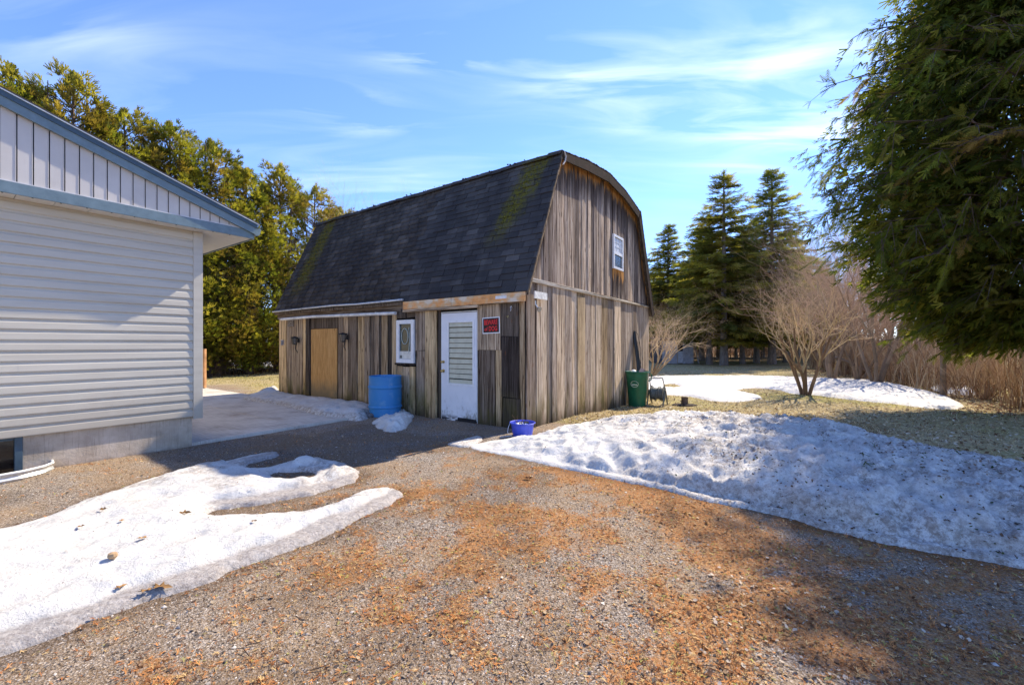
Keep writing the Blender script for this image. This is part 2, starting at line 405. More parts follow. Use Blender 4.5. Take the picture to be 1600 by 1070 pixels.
def snow(name, label, cat, poly, Hf, m, step=.04, w=.25, wob=.05, rim=0, lump=.02, dirt=None, holes=(), zb=None, it=2, wf=5, ice=None):
    poly = smooth_poly(poly, it); holes = [smooth_poly(h, 2) for h in holes]
    xs = [p[0] for p in poly]; ys = [p[1] for p in poly]
    ax = np.arange(min(xs)-.1, max(xs)+.1+step, step); ay = np.arange(min(ys)-.1, max(ys)+.1+step, step)
    X, Y = np.meshgrid(ax, ay); d = pdist(X, Y, poly)
    for h in holes: d = np.minimum(d, -pdist(X, Y, h))
    d = d+wob*(fbm(X*wf, Y*wf, 51, 4)-.5)*2
    prof = 1-np.exp(-np.maximum(d, 0)/w*1.8)
    h = Hf(X, Y)*prof
    if rim: 
        r = sm((d-rim)/.07); h = h*r+np.minimum(h, .035)*(1-r)
    q = np.abs(fbm(X*3.3, Y*3.3, 61, 4)-.5)*2; q2 = np.abs(fbm(X*11+q, Y*11, 63, 3)-.5)*2
    h = h+(lump*(1.5*(.45-q*1.6)+.9*(fbm(X*2, Y*2, 65, 2)-.5))-lump*.45*(q2-.3)*(1+1.4*sm((X-1.6)/2)))*(1+.5*sm((X-1.6)/2))*sm(d/.15)*np.minimum(1, h/.06)
    zz = gz(X, Y)+(zb or 0)
    Z = zz+np.maximum(h, 0)+.004
    Z = np.where(d < .0, zz-.03, Z)
    ny, nx = X.shape; idx = np.arange(nx*ny).reshape(ny, nx)
    Fq = np.stack([idx[:-1, :-1], idx[:-1, 1:], idx[1:, 1:], idx[1:, :-1]], -1).reshape(-1, 4)
    keep = (d.ravel()[Fq] > -step*.2).any(1); Fq = Fq[keep]
    used, invx = np.unique(Fq.ravel(), return_inverse=True); Fq = invx.reshape(-1, 4)
    dd = np.zeros_like(d) if dirt is None else dirt(X, Y, d)
    ic = d*0
    if ice: ic = (1-sm((d-rim+.01)/.05))*sm((.02-pdist(X+.22*.62, Y-.22*.78, poly))/.05)
    col = np.stack([dd.ravel(), ic.ravel(), d.ravel()*0], 1)[used]
    V = np.stack([X.ravel(), Y.ravel(), Z.ravel()], 1)[used]
    o = obj(name, mesh_np(name, V, Fq, col, True), m, kind='stuff'); tag(o, label)
    return dict(x=ax, y=ay, Z=Z, d=d)
def sample(s, x, y):
    i = np.clip(np.searchsorted(s['x'], x), 0, len(s['x'])-1); j = np.clip(np.searchsorted(s['y'], y), 0, len(s['y'])-1)
    return s['Z'][j, i], s['d'][j, i]
def GP(pts, z=0): return [G(px, py, z) for px, py in pts]
left_poly = GP([(0,1028),(87,992),(175,962),(262,932),(350,900),(437,866),(525,826),(585,800),(612,789),(630,777),(626,766),(604,762),(575,766),(540,780),(495,796),(440,803),
   (385,806),(335,806),(322,799),(372,794),(430,784),(480,773),(525,762),(558,753),(567,743),(552,731),(528,722),(503,716),(470,719),(440,728),(408,733),(374,731),(398,722),(440,710),(442,704),(394,712),(341,725),(290,736),
   (245,747),(210,760),(166,775),(118,790),(70,812),(0,836)]) + [(-5.6,3.1),(-6.5,2.6),(-6,1.6),(-3.2,1.2)]
S_LEFT = snow('snow_patch', 'wide flat melting white snow patch on the gravel in front of the house, thin grey ice along its edge', None,
   left_poly, lambda x, y: .065+.05*fbm(x*.9, y*.9, 71, 2)+.02*sm((y-3.9)/.7), SM1, step=.028, w=.20, wob=.075, rim=.17, ice=True, lump=.022, it=2,
   dirt=lambda x, y, d: .08+.75*sm((fbm(x*3, y*3, 81, 4)-.50)/.12)*sm((y-3.5)/.8)+.5*sm((.10-d)/.1), holes=[GP([(418,745),(440,751),(470,751),(492,744),(488,738),(450,738),(425,738)])])
crest = [(-.5,6.45,.03),(.41,6.85,.13),(1.1,7.0,.24),(1.7,7.0,.33),(3.05,6.55,.42),(3.9,5.9,.45),(4.1,4.5,.36),(4.5,3.6,.30),(5.6,2.6,.28),(7,1.6,.25)]
def bankH(x, y):
    num = 0; den = 0
    for cx_, cy_, h in crest:
        w = 1/(((x-cx_)**2+(y-cy_)**2)**1.5+.02); num = num+w*h; den = den+w
    return num/den*(.85+.3*fbm(x*1.4, y*1.4, 91, 3))
bank_poly = GP([(728,700),(790,713),(850,727),(925,742),(1000,757),(1100,783),(1200,802),(1300,832),(1450,862),(1600,887)])+[(4.6,2.1),(6.2,1.1),(7.8,.9),(7.9,2.4),(6.2,3.9),(5.3,4.9),(5.0,6.3),(4.2,7.1),(2.9,7.7),(1.6,7.75),(.9,7.35),(.45,6.95),(-.05,6.55),(-.5,6.45)]
S_BANK = snow('snow_bank', 'long ploughed snow bank, white at the barn end and speckled with dark debris towards the right', None,
   bank_poly, bankH, SM2, step=.028, w=.62, wob=.07, rim=.10, lump=.054, it=2, wf=3.5,
   dirt=lambda x, y, d: np.clip(.08+.35*sm((x-1)/1.5)+.9*sm((x-.9)/1.5)*sm((fbm(x*2.6, y*2.6, 95, 4)-.40)/.28)+.5*sm((.32-d)/.2)*sm((x-.6)/1), 0, 1))
far_poly = [G(a, b_, -.12) for a, b_ in [(985,589),(1080,588),(1180,588),(1273,591),(1361,594),(1428,606),(1479,619),(1521,639),(1475,641),(1420,634),(1361,629),(1273,617),(1235,616),(1216,609),(1180,606),(1150,609),(1160,613),(1192,618),(1182,627),(1120,628),(1070,619),(1020,617),(985,610)]]
S_FAR = snow('snow_patch', 'long flat bright snow strip on the lawn around the multi-stemmed bare shrub', None, far_poly, lambda x, y: .05+.04*fbm(x, y, 3, 2), SM1, step=.09, w=.25, wob=.12, lump=.02, wf=1.5,
   holes=[[G(a, b_, -.12) for a, b_ in [(1035,601),(1050,599),(1066,603),(1060,607),(1040,606)]]])
wall_poly = GP([(372,626),(397,618),(434,604)])+[loc2(C0, .03, 8.9), loc2(C0, .03, 6), loc2(C0, .03, 3.85)]+GP([(582,640),(570,659),(534,656),(492,653),(461,641),(426,634),(395,630)])
S_WALL = snow('snow_patch', 'narrow snow strip lying along the foot of the barn wall left of the blue barrel', None, wall_poly, lambda x, y: .075+.05*fbm(x*2, y*2, 13, 2), SM1, step=.04, w=.14, wob=.07, lump=.03, zb=.03,
   dirt=lambda x, y, d: .9*sm((.22-d)/.14)+.15)
S_BAR = snow('snow_heap', 'small lumpy snow heap at the foot of the blue barrel', None, GP([(583,661),(592,652),(610,648),(631,641),(646,650),(643,661),(631,673),(612,676),(592,671)]), lambda x, y: .05+.12*fbm(x*5, y*5, 3, 2)*sm((x+2.35)/.35), SM1, step=.018, w=.10, wob=.09, lump=.09, wf=8,
   dirt=lambda x, y, d: .35*sm((.08-d)/.08))
S_ICE = snow('ice_patch', 'thin grey ice patch on the gravel before the white barn door', None, GP([(692,696),(720,688),(748,681),(757,687),(742,696),(728,701)]), lambda x, y: .03+0*x, SM2, step=.02, w=.06, wob=.03, lump=.01, dirt=lambda x, y, d: .8+0*x)
snow('snow_patch', 'snow patch seen between the dark trunks of the cedar hedge', None, [(-21,30),(-17,27),(-12,30),(-10,36),(-16,42),(-24,38)], lambda x, y: .15+0*x, SM1, step=.2, w=.4, wob=.3, lump=.03, wf=.7)
snow('snow_patch', 'small snow remnant under the dry brush behind the leaning fence post', None, [G(a, b_, -.12) for a, b_ in [(1450,606),(1480,602),(1520,606),(1530,616),(1500,618),(1465,613)]], lambda x, y: .08+0*x, SM1, step=.06, w=.2, wob=.15, lump=.03)

# loose matter on the ground ----------------------------------------
def on_ground(n, r0, r1, a0=-54, a1=54, p=1.0):
    r = r0*(r1/r0)**(rng.random(n)**p); a = np.radians(rng.uniform(a0, a1, n)); return r*np.sin(a), r*np.cos(a)
def any_snow(x, y):
    s = np.zeros(len(x), bool)
    for S in (S_LEFT, S_BANK, S_FAR, S_WALL, S_BAR):
        inb = (x > S['x'][0]) & (x < S['x'][-1]) & (y > S['y'][0]) & (y < S['y'][-1]); _, d = sample(S, x, y); s |= inb & (d > 0.01)
    return s
def in_build(x, y):
    a, b_ = inv2(C0, x, y); c, d = inv2(H0, x, y)
    return ((a > -.02) & (a < 6.8) & (b_ > 0) & (b_ < 8.8)) | ((c > -10) & (c < 0.0) & (d > 0)) | ((c > -.1) & (c < 3.2) & (d > 0) & (d < 9.5))
def rmat(n, tilt=.3):
    d = np.stack([rng.normal(size=n), rng.normal(size=n), rng.normal(size=n)*tilt], 1); return frames(d, rng.uniform(-tilt, tilt, n))
x, y = on_ground(95000, 1.25, 9.5, p=.85); k = ~(in_build(x, y) | any_snow(x, y)) & (rng.random(len(x)) > grass_w(x, y)*.93) & (rng.random(len(x)) > litter_w(x, y)*.7); x, y = x[k], y[k]; n = len(x)
sz = rng.uniform(.0022, .0060, n)*(1+1.3*(rng.random(n) > .96))*(1+.07*np.hypot(x, y))
bV = [(1,0,0),(0,1,0),(-1,-.1,0),(0,-.9,0),(.1,.05,.8)]; bF = [(0,1,4),(1,2,4),(2,3,4),(3,0,4)]
V, Fm = inst(bV, bF, frames(np.stack([rng.normal(size=n), rng.normal(size=n), rng.normal(size=n)*.25], 1)), np.stack([x, y, gz(x, y)+.001], 1), np.stack([sz, sz*rng.uniform(.6, 1, n), sz*rng.uniform(.5, 1, n)], 1))
gcol = np.array([[.08,.065,.055],[.20,.172,.148],[.34,.295,.255],[.20,.145,.10],[.55,.50,.44]])[rng.choice(5, n, p=[.28,.32,.2,.15,.05])]
o = obj('gravel', mesh_np('gravel', V, Fm, np.repeat(gcol, 5, 0)), tinted('stone_chips', .9, var=.2, scale=60), kind='stuff'); tag(o, 'grey and brown gravel chips of the driveway')
# cedar litter
bV = [(-.09,0,0),(.09,0,0),(.05,1,.12),(-.05,1,.12),(.0,.25,.03),(.06,.2,.03),(.42,.62,.10),(.36,.7,.10),(0,.45,.05),(-.06,.4,.05),(-.40,.85,.12),(-.33,.92,.12)]
bF = [(0,1,2,3),(4,5,6,7),(8,9,10,11)]
def litter(name, label, n, r0, r1, wf, cols, p, smin, smax, m, zoff=.003, tilt=.35, a0=-54, a1=54):
    x, y = on_ground(n, r0, r1, a0, a1, p=.8); w = wf(x, y); k = (rng.random(len(x)) < w) & ~(in_build(x, y) | any_snow(x, y)); x, y = x[k], y[k]; n = len(x)
    sz = rng.uniform(smin, smax, n)*(1+.05*np.hypot(x, y))
    V, Fm = inst(bV, bF, rmat(n, tilt), np.stack([x, y, gz(x, y)+zoff], 1), sz)
    c = np.array(cols)[rng.choice(len(cols), n, p=p)]*rng.uniform(.75, 1.25, (n, 1))
    o = obj(name, mesh_np(name, V, Fm, np.repeat(np.clip(c, 0, 1), len(bV), 0)), m, kind='stuff'); tag(o, label)
LM = tinted('dry_litter', .9, .15, var=.2, scale=40)
litter('cedar_litter', 'orange dead cedar sprigs matted over the gravel', 130000, 1.25, 8.5, lambda x, y: litter_w(x, y)*(.35+.6*sm((fbm(x*14, y*14, 35, 2)-.38)/.22))+.10, [[.56,.25,.085],[.38,.15,.055],[.56,.38,.17],[.13,.065,.035],[.38,.36,.10]], [.30,.24,.19,.22,.05], .010, .028, LM)
# pale dead leaves
lv = [(-.30,-.5,.02),(.30,-.5,.05),(.46,.1,-.02),(.10,.62,.12),(-.42,.15,.14),(0,0,.0)]; lf = [(0,1,5),(1,2,5),(2,3,5),(3,4,5),(4,0,5)]
def leaves(name, label, n, fn, cols, smin, smax, S=None, p=None):
    x, y = fn(n); 
    if S is None: k = ~(in_build(x, y) | any_snow(x, y)); x, y = x[k], y[k]; zz = gz(x, y)+.008
    else: zz, d = sample(S, x, y); k = d > .03; x, y, zz = x[k], y[k], zz[k]+.006
    n = len(x); c = np.array(cols)[rng.choice(len(cols), n, p=p)]*rng.uniform(.8, 1.2, (n, 1))
    V, Fm = inst(lv, lf, rmat(n, .45), np.stack([x, y, zz], 1), rng.uniform(smin, smax, n))
    o = obj(name, mesh_np(name, V, Fm, np.repeat(np.clip(c, 0, 1), len(lv), 0)), LM, kind='stuff'); tag(o, label)
def palef(n):
    x, y = on_ground(n*6, 1.4, 8, -40, 54); w = sm((fbm(x*1.6, y*1.6, 121, 3)-.50)/.14)*sm((x+y*.02-.15)/1)+.04; k = rng.random(len(x)) < w; return x[k][:n], y[k][:n]
leaves('dead_leaves', 'pale curled dead leaves scattered on the litter beside the snow bank', 1500, palef, [[.46,.35,.22],[.34,.22,.12],[.20,.11,.06],[.60,.50,.38]], .008, .026)
def lawnf(n):
    x, y = on_ground(n*3, 6, 26, -2, 54); k = grass_w(x, y) > .5; return x[k][:n], y[k][:n]
leaves('dead_leaves', 'brown and pale dead leaves lying over the lawn behind the snow bank', 14000, lawnf, [[.55,.44,.28],[.34,.22,.12],[.16,.09,.05],[.66,.57,.43]], .02, .055)
def bankf(n):
    x = rng.uniform(.2, 7.5, n*8); y = rng.uniform(1, 7.7, n*8); k = rng.random(n*8) < (.03+sm((x-1.0)/2.2))*(.15+sm((fbm(x*2, y*2, 131, 3)-.42)/.2)); return x[k][:n], y[k][:n]
leaves('snow_debris', 'dark bark bits and leaf scraps melting into the snow bank', 12000, bankf, [[.07,.045,.035],[.15,.09,.06],[.26,.16,.10],[.06,.08,.025]], .005, .024, S_BANK)
def leftf(n):
    x = rng.uniform(-6, -1, n*4); y = rng.uniform(1.2, 5.6, n*4); k = rng.random(n*4) < .25+sm((fbm(x*2, y*2, 133, 3)-.45)/.2); return x[k][:n], y[k][:n]
leaves('snow_debris', 'tiny dark grit and leaf crumbs strewn over the left snow patch', 1100, leftf, [[.10,.07,.05],[.22,.14,.09],[.34,.22,.13]], .003, .011, S_LEFT)
# grass blades
def grass(name, label, n, r0, r1, a0, a1, cols, h0, h1):
    x, y = on_ground(n, r0, r1, a0, a1, p=.75); k = (rng.random(len(x)) < grass_w(x, y)) & ~(in_build(x, y) | any_snow(x, y)); x, y = x[k], y[k]; n = len(x)
    h = rng.uniform(h0, h1, n)*(1+.02*np.hypot(x, y)); gr = sm((fbm(x*.35, y*.35, 141, 3)-.48)/.22)
    d = np.stack([rng.normal(size=n)*.8, rng.normal(size=n)*.8, np.full(n, .7)], 1)
    V, Fm = inst([(-.09,0,0),(.09,0,0),(.03,1,.15)], [(0,1,2)], frames(d, rng.uniform(0, 6, n)), np.stack([x, y, gz(x, y)-.003], 1), h)
    c = np.array(cols)[rng.choice(len(cols), n)]; gc = np.array([.20,.22,.05]); c = c*(1-.6*gr[:, None]*rng.random((n, 1)))+gc*(.6*gr[:, None]*rng.random((n, 1)))
    o = obj(name, mesh_np(name, V, Fm, np.repeat(np.clip(c*rng.uniform(.7, 1.2, (n, 1)), 0, 1), 3, 0)), tinted(name+'_blades', .8, .3, var=.2), kind='stuff'); tag(o, label)
grass('grass', 'short straw coloured and green lawn grass right of the barn', 90000, 5.5, 34, -2, 56, [[.62,.49,.28],[.48,.36,.18],[.70,.58,.38]], .03, .06)
grass('grass', 'short yellow green grass left of the barn in front of the hedge', 26000, 11, 28, -54, -22, [[.58,.48,.20],[.46,.38,.12],[.66,.56,.30]], .035, .07)
# ---------------------------------------------------------------- BARN  (local x along the gable, local y along the front wall)
barn = thing('barn', 'weathered grey board barn with a black shingled gambrel roof and white door', 'barn', (C0[0], C0[1], 0), ROT)
def fy(px, off=0.0):   # position along the front wall plane (x=-off) of an image column
    ox, oy = C0[0]-off*AX[0], C0[1]-off*AX[1]; p = (px-800)/F
    return (ox-p*oy)/(AX[1]+p*AX[0])
def fz(px, py, off=0.0):
    oy = C0[1]-off*AX[1]; d = oy+fy(px, off)*AX[0]; return CAMH-(py-537)/F*d
def gx_(px):
    p = (px-800)/F; return (p*C0[1]-C0[0])/(AX[0]-p*AX[1])
def gz_(px, py): return CAMH-(py-537)/F*(C0[1]+gx_(px)*AX[1])
def wood(name, tones, stretch='z', moss=.5, fresh=0, rough=.85, dark=.5):
    w = Mat(name, rough, .05); v = w.coord('Object', barn, rnd=1)
    sc = {'z': (55, 55, 1.7), 'y': (55, 1.7, 55), 'x': (1.7, 55, 55)}[stretch]
    s2 = {'z': (5, 5, .7), 'y': (5, .7, 5), 'x': (.7, 5, 5)}[stretch]
    gr = w.math('ADD', w.math('MULTIPLY', w.noise(w.mapv(v, sc), .45, 5, .7, .8), .62), w.math('MULTIPLY', w.noise(w.mapv(v, sc), 1.2, 4, .65, .3), .38)); br = w.noise(w.mapv(v, s2), 1, 5, .6)
    c = w.ramp(gr, (.40, tones[0]), (.49, tones[1]), (.58, tones[2]))
    r = w.N('ShaderNodeObjectInfo').outputs['Random']
    c = w.mix(1.0, c, w.ramp(r, (0, (.46,.44,.44)), (.35, (.86,.84,.84)), (.7, (1.12,1.08,1.0)), (1, (1.5,1.42,1.28))), 'MULTIPLY')
    c = w.mix(w.rng(br, .52, .72, 0, dark), c, (.045,.034,.028))
    # knots
    kn = w.vor(w.mapv(v, {'z': (7, 7, 1.6), 'y': (7, 1.6, 7), 'x': (1.6, 7, 7)}[stretch]), 1, 'Distance')
    c = w.mix(w.rng(kn, .05, .13, .9, 0), c, (.04,.022,.014))
    nl = w.vor(w.mapv(v, {'z': (9, 9, 2.4), 'y': (9, 2.4, 9), 'x': (2.4, 9, 9)}[stretch]), 1, 'Distance'); c = w.mix(w.rng(w.math('ADD', nl, w.math('MULTIPLY', gr, -.1)), .0, .09, .55, 0), c, (.16,.06,.025))
    tb = w.coord('Object', barn); sx = w.N('ShaderNodeSeparateXYZ'); w.L(tb, sx.inputs[0])
    nn = w.noise(w.mapv(tb, (4, 4, 1.2)), 1, 5, .65)
    if moss:
        low = w.math('MULTIPLY', w.rng(sx.outputs[2], .85, .0), w.rng(nn, .40, .62)); c = w.mix(w.math('MULTIPLY', low, moss), c, (.13,.115,.03))
        c = w.mix(w.math('MULTIPLY', w.rng(w.math('SUBTRACT', sx.outputs[2], w.math('MULTIPLY', nn, .5)), .12, -.32), .75), c, (.055,.042,.028))
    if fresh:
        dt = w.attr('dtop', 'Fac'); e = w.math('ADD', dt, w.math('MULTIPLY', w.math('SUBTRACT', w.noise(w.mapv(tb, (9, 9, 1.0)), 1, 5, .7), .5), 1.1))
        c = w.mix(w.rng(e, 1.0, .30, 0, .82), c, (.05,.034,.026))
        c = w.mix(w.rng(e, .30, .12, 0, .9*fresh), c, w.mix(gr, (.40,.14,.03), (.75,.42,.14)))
    w.col(c); w.bump(gr, .8, .008); return w.m
BRN = [(.060,.042,.030), (.31,.235,.165), (.52,.43,.33)]
W_FRONT = wood('weathered_board', BRN, 'z', .9, 0)
W_TAN = wood('tan_board', [(.12,.08,.04), (.43,.31,.18), (.66,.52,.33)], 'z', .9, 0, dark=.3)
W_GAB = wood('gable_board', [(.09,.062,.044), (.43,.335,.25), (.64,.55,.45)], 'z', .75, 0, dark=.35)
W_GUP = wood('upper_gable_board', [(.065,.046,.038), (.34,.265,.21), (.58,.50,.43)], 'z', 0, 1, dark=.45)
W_HOR = wood('header_board', BRN, 'y', 0, 0)
W_LEDGE = wood('ledge_board', [(.16,.13,.10), (.42,.37,.31), (.62,.58,.52)], 'x', 0, 0, dark=.3)
W_DARK = wood('dark_board', [(.03,.024,.02), (.085,.068,.056), (.15,.125,.105)], 'z', .6, 0)
black = plain('dark_void', (.012,.011,.010), .95, bump=0)
# ---- plank maker: a along wall, z up; bottom/top may slope
def plank(m, parent, plane, a0, a1, zb, zt, off=0., th=.022, name='board', segs=5, jit=.0035, rag=.012):
    if not isinstance(zb, tuple): zb = (zb+random.uniform(-rag, rag), zb+random.uniform(-rag, rag))
    if not isinstance(zt, tuple): zt = (zt, zt)
    V = []; D = []; tw = random.uniform(-.004, .004)
    for i in range(segs+1):
        t = i/segs; j0 = random.uniform(-jit, jit); j1 = random.uniform(-jit, jit)
        za = zb[0]+(zt[0]-zb[0])*t; zb_ = zb[1]+(zt[1]-zb[1])*t; w = tw*(2*t-1)
        for a, z, o in ((a0+j0, za, off), (a1+j1, zb_, off), (a1+j1-.002, zb_, off+th+w), (a0+j0+.002, za, off+th-w)):
            V.append((-o, a, z) if plane == 'f' else (a, -o, z)); D.append((zt[0] if a < (a0+a1)/2 else zt[1])-z)
    Fs = []
    for i in range(segs):
        for k in range(4): Fs.append((i*4+k, i*4+(k+1) % 4, i*4+4+(k+1) % 4, i*4+4+k))
    Fs += [(3,2,1,0), tuple(segs*4+k for k in range(4))]
    me = bpy.data.meshes.new(name); me.from_pydata(V, [], Fs)
    bm = bmesh.new(); bm.from_mesh(me); bmesh.ops.recalc_face_normals(bm, faces=bm.faces); bm.to_mesh(me); bm.free()
    at = me.attributes.new('dtop', 'FLOAT', 'POINT'); at.data.foreach_set('value', np.array(D, np.float32))
    return obj(name, me, m, parent)
BL = 8.62; BW = 6.72
PROF = [(-.12,2.40),(1.09,5.20),(2.25,5.42),(3.36,5.53),(4.47,5.42),(5.62,5.16),(6.84,2.40)]
def roofz(s):
    for (a, b_), (c, d) in zip(PROF[:-1], PROF[1:]):
        if a <= s <= c: return b_+(d-b_)*(s-a)/(c-a)
    return 2.4
# inner dark shell so gaps read as deep
sh = MB(); 
pts = [(0.035, -.2)]+[(max(.035, min(BW-.035, s)), z_-.12) for s, z_ in PROF]+[(BW-.035, -.2)]
n = len(pts); sh.add([(s, .035, z_) for s, z_ in pts]+[(s, BL-.035, z_) for s, z_ in pts], [tuple(range(n)), tuple(range(2*n-1, n-1, -1))]+[(i, n+i, n+(i+1) % n, (i+1) % n) for i in range(n)])
sh.build('frame_shell', black, barn)
fw = box('front_wall', black, barn, (-.006, 0.03, -.08), (.03, BL-.03, 2.36)); fw['label'] = 'front wall of upright weathered boards with door and windows'
gw = box('gable_wall', black, barn, (.03, -.004, -.2), (BW-.03, .032, 2.5)); 
bw = box('rear_wall', W_GAB, barn, (BW-.03, .03, -.2), (BW, BL-.03, 2.38)); 
ew = MB(); ew.add([(s, BL-.034, z_) for s, z_ in pts]+[(s, BL, z_) for s, z_ in pts], [tuple(range(n)), tuple(range(2*n-1, n-1, -1))]+[(i, n+i, n+(i+1) % n, (i+1) % n) for i in range(n)])
ew.build('end_wall', W_GAB, barn)
# ---- front wall boards (image columns along the wall -> local)
def FB(p1, p0, zb=-.05, zt=2.2, m=W_FRONT, off=0., th=.022, **k): return plank(m, fw, 'f', fy(p0)+.009, fy(p1)-.009, zb, zt, off, th, **k)
for p1, p0, off, mm in ((437,449,0,W_TAN),(449,456,.004,W_FRONT),(456,465,0,W_FRONT),(465,474,.006,W_FRONT),(474,480.5,0,W_TAN),(529,537,.003,W_FRONT),(537,545,0,W_FRONT),
        (545,560,.01,W_FRONT),(560,571,.002,W_TAN),(571,580,.012,W_FRONT),(580,586.5,0,W_DARK),(586.5,594,.01,W_FRONT),(597,607,0,W_TAN),(607.5,613.5,-.012,W_DARK),(614,621.5,.012,W_TAN)):
    FB(p1, p0, off=off, m=mm)
FB(481, 487, off=.02, th=.05, m=W_DARK)
plank(W_DARK, fw, 'f', fy(529)+.003, fy(487)-.003, 1.90, 2.2, .004, segs=3, name='lintel_board')
FB(452, 461, zb=1.98, zt=2.2, off=.03, th=.015, m=W_LEDGE)
FB(594, 597, m=W_DARK, off=-.01)
# below and above the small window
for p1, p0 in ((621.8,631),(631,641),(641,650)): FB(p1, p0, zt=1.02+random.uniform(-.03, .02), off=.004, m=random.choice([W_FRONT, W_TAN]))
FB(621.8, 636, zb=2.06, zt=2.2, m=W_DARK); FB(636, 650, zb=2.06, zt=2.2, m=W_DARK)
FB(650.5, 668, zb=fz(660, 547), zt=2.36, off=.01); FB(651.5, 668, zt=fz(660, 548), off=.004)
FB(668, 685, zt=2.19, off=.025, th=.05, m=W_TAN)
FB(685.3, 690.6, zt=2.17, off=-.002, th=.02, m=W_DARK)
FB(747.5, 784, zb=fz(765, 546), zt=2.22, off=.02, m=W_FRONT); FB(747.5, 775.5, zt=fz(765, 547), off=.012); FB(775.5, 786, zt=fz(780, 547), off=.008, m=W_TAN)
FB(784, 812, zb=fz(800, 525), zt=2.22, off=.006, m=W_DARK); FB(785, 813, zb=fz(800, 621), zt=fz(800, 526), off=.02, m=W_DARK); FB(786.5, 816, zt=fz(800, 622), off=.012, m=W_DARK)
# corner post and mouldy tan strip
FB(812.5, 820.5, zt=2.38, off=-.002, th=.03, m=W_TAN)
# header boards
plank(W_HOR, fw, 'f', 3.0, BL-.02, 2.205, 2.375, .014, .02, name='header_board', segs=2, rag=0)
plank(W_HOR, fw, 'f', .02, 3.3, 2.215, 2.38, .0, .02, name='header_board', segs=2, rag=0)
# orange stained fascia beam over the door
ob = Mat('stained_plywood', .8, .2); v = ob.coord('Object', barn)
c = ob.ramp(ob.noise(ob.mapv(v, (4, 2.2, 4)), 1, 5, .6), (.38, (.78,.66,.50)), (.45, (.70,.46,.24)), (.54, (.85,.34,.07)), (.66, (.26,.14,.08)))
ob.col(ob.mix(.22, c, ob.ramp(ob.noise(ob.mapv(v, (50, 2, 50)), 1, 4), (.3, (.2,.14,.08)), (.7, (.8,.66,.48))))); ob.bump(ob.noise(v, 40, 4), .3, .005)
beam = [(-.10, 1.05), (1.055, 1.6), (1.605, 3.0)]
for i, (a0, a1) in enumerate(beam): 
    plank(ob.m, barn, 'f', a0, a1, (2.225, 2.225), (2.385, 2.385), .125, .024, name='fascia_board', segs=2)
plank(W_HOR, barn, 'f', .95, 3.02, (2.17, 2.165), (2.222, 2.222), .03, .11, name='soffit_board', segs=2)
box('bracket_plate', plain('white_scuffed', (.72,.70,.66), .6), barn, (-.158, .28, 2.29), (-.149, .52, 2.345))
# white offcut and bracket past the corner, on the gable side
b = box('offcut_board', plain('painted_offcut', (.78,.76,.70), .7, var=.2), barn, (gx_(824), -.16, gz_(832, 468)), (gx_(843.5), -.135, gz_(832, 457)+.0))
# gutters
gut = plain('gutter_white', (.74,.73,.69), .45, var=.2, scale=5); gal = plain('drip_metal', (.62,.64,.66), .35, .5)
MB().tube([(-.15, fy(440, .15), 2.185), (-.15, fy(490, .15), 2.20), (-.15, fy(618, .15), 2.155)], .035, 10).build('downpipe', gut, barn, smooth=True)
MB().tube([(-.175, 8.60, 2.415), (-.175, 5.6, 2.44), (-.165, 4.6, 2.42), (-.165, 2.98, 2.43)], .022, 8).build('drip_edge', gal, barn, smooth=True)
for y_ in (8.2, 6.7, 5.2, 3.9): MB().box((-.17, y_, 2.18), (-.02, y_+.02, 2.21)).build('pipe_bracket', gal, barn)
MB().tube([(-.03, 3.2, 2.25), (-.09, 3.1, 2.2), (-.07, 2.98, 2.27), (-.04, 2.9, 2.23)], .012, 6).build('cable', plain('cable_dark', (.05,.05,.05)), barn)
# ---- plywood closed doorway
pw = Mat('plywood', .75, .25); v = pw.coord('Object', barn); sx = pw.N('ShaderNodeSeparateXYZ'); pw.L(v, sx.inputs[0])
gr = pw.noise(pw.mapv(v, (30, 26, 2.2)), 1, 5, .6, 1.0); c = pw.ramp(gr, (.3, (.33,.17,.055)), (.5, (.52,.29,.10)), (.72, (.64,.40,.17)))
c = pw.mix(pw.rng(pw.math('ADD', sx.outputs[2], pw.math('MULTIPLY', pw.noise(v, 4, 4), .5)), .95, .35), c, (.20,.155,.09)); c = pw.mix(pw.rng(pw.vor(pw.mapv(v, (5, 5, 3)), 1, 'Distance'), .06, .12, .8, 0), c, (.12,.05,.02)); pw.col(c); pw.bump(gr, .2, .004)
box('plywood_panel', pw.m, barn, (.004-.012, fy(528), -.05), (-.028, fy(487.5), 1.885), bevel=.002)
# ---- windows
white = plain('white_paint', (.80,.81,.82), .42, var=.06); glass = Mat('glass', .04, .6); glass.col((.02,.035,.03)); glass = glass.m
def window(nm, parent, plane, a0, a1, z0, z1, fr=.06, off=.02, th=.05, mid=None):
    g_ = (lambda a, o, z_: (-o, a, z_)) if plane == 'f' else (lambda a, o, z_: (a, -o, z_))
    def bx(b, a, c, z, w, o0, o1):
        p = g_(a, o0, z); q = g_(c, o1, w); b.box(tuple(min(*t) for t in zip(p, q)), tuple(max(*t) for t in zip(p, q))); return b
    b = MB(); bx(b, a0, a1, z1-fr, z1, off, off+th); bx(b, a0, a1, z0, z0+fr, off, off+th); bx(b, a0, a0+fr, z0+fr, z1-fr, off, off+th); bx(b, a1-fr, a1, z0+fr, z1-fr, off, off+th)
    if mid: bx(b, a0+fr, a1-fr, mid-.02, mid+.02, off, off+th*.8)
    w = b.build(nm, white, parent)
    p = bx(MB(), a0+fr, a1-fr, z0+fr, z1-fr, off+.004, off+.014).build('pane', glass, w)
    return w, bx, g_
w1, bx, g_ = window('window', barn, 'f', fy(649.5), fy(622.5), 1.09, 2.01, .085, .012, .05)
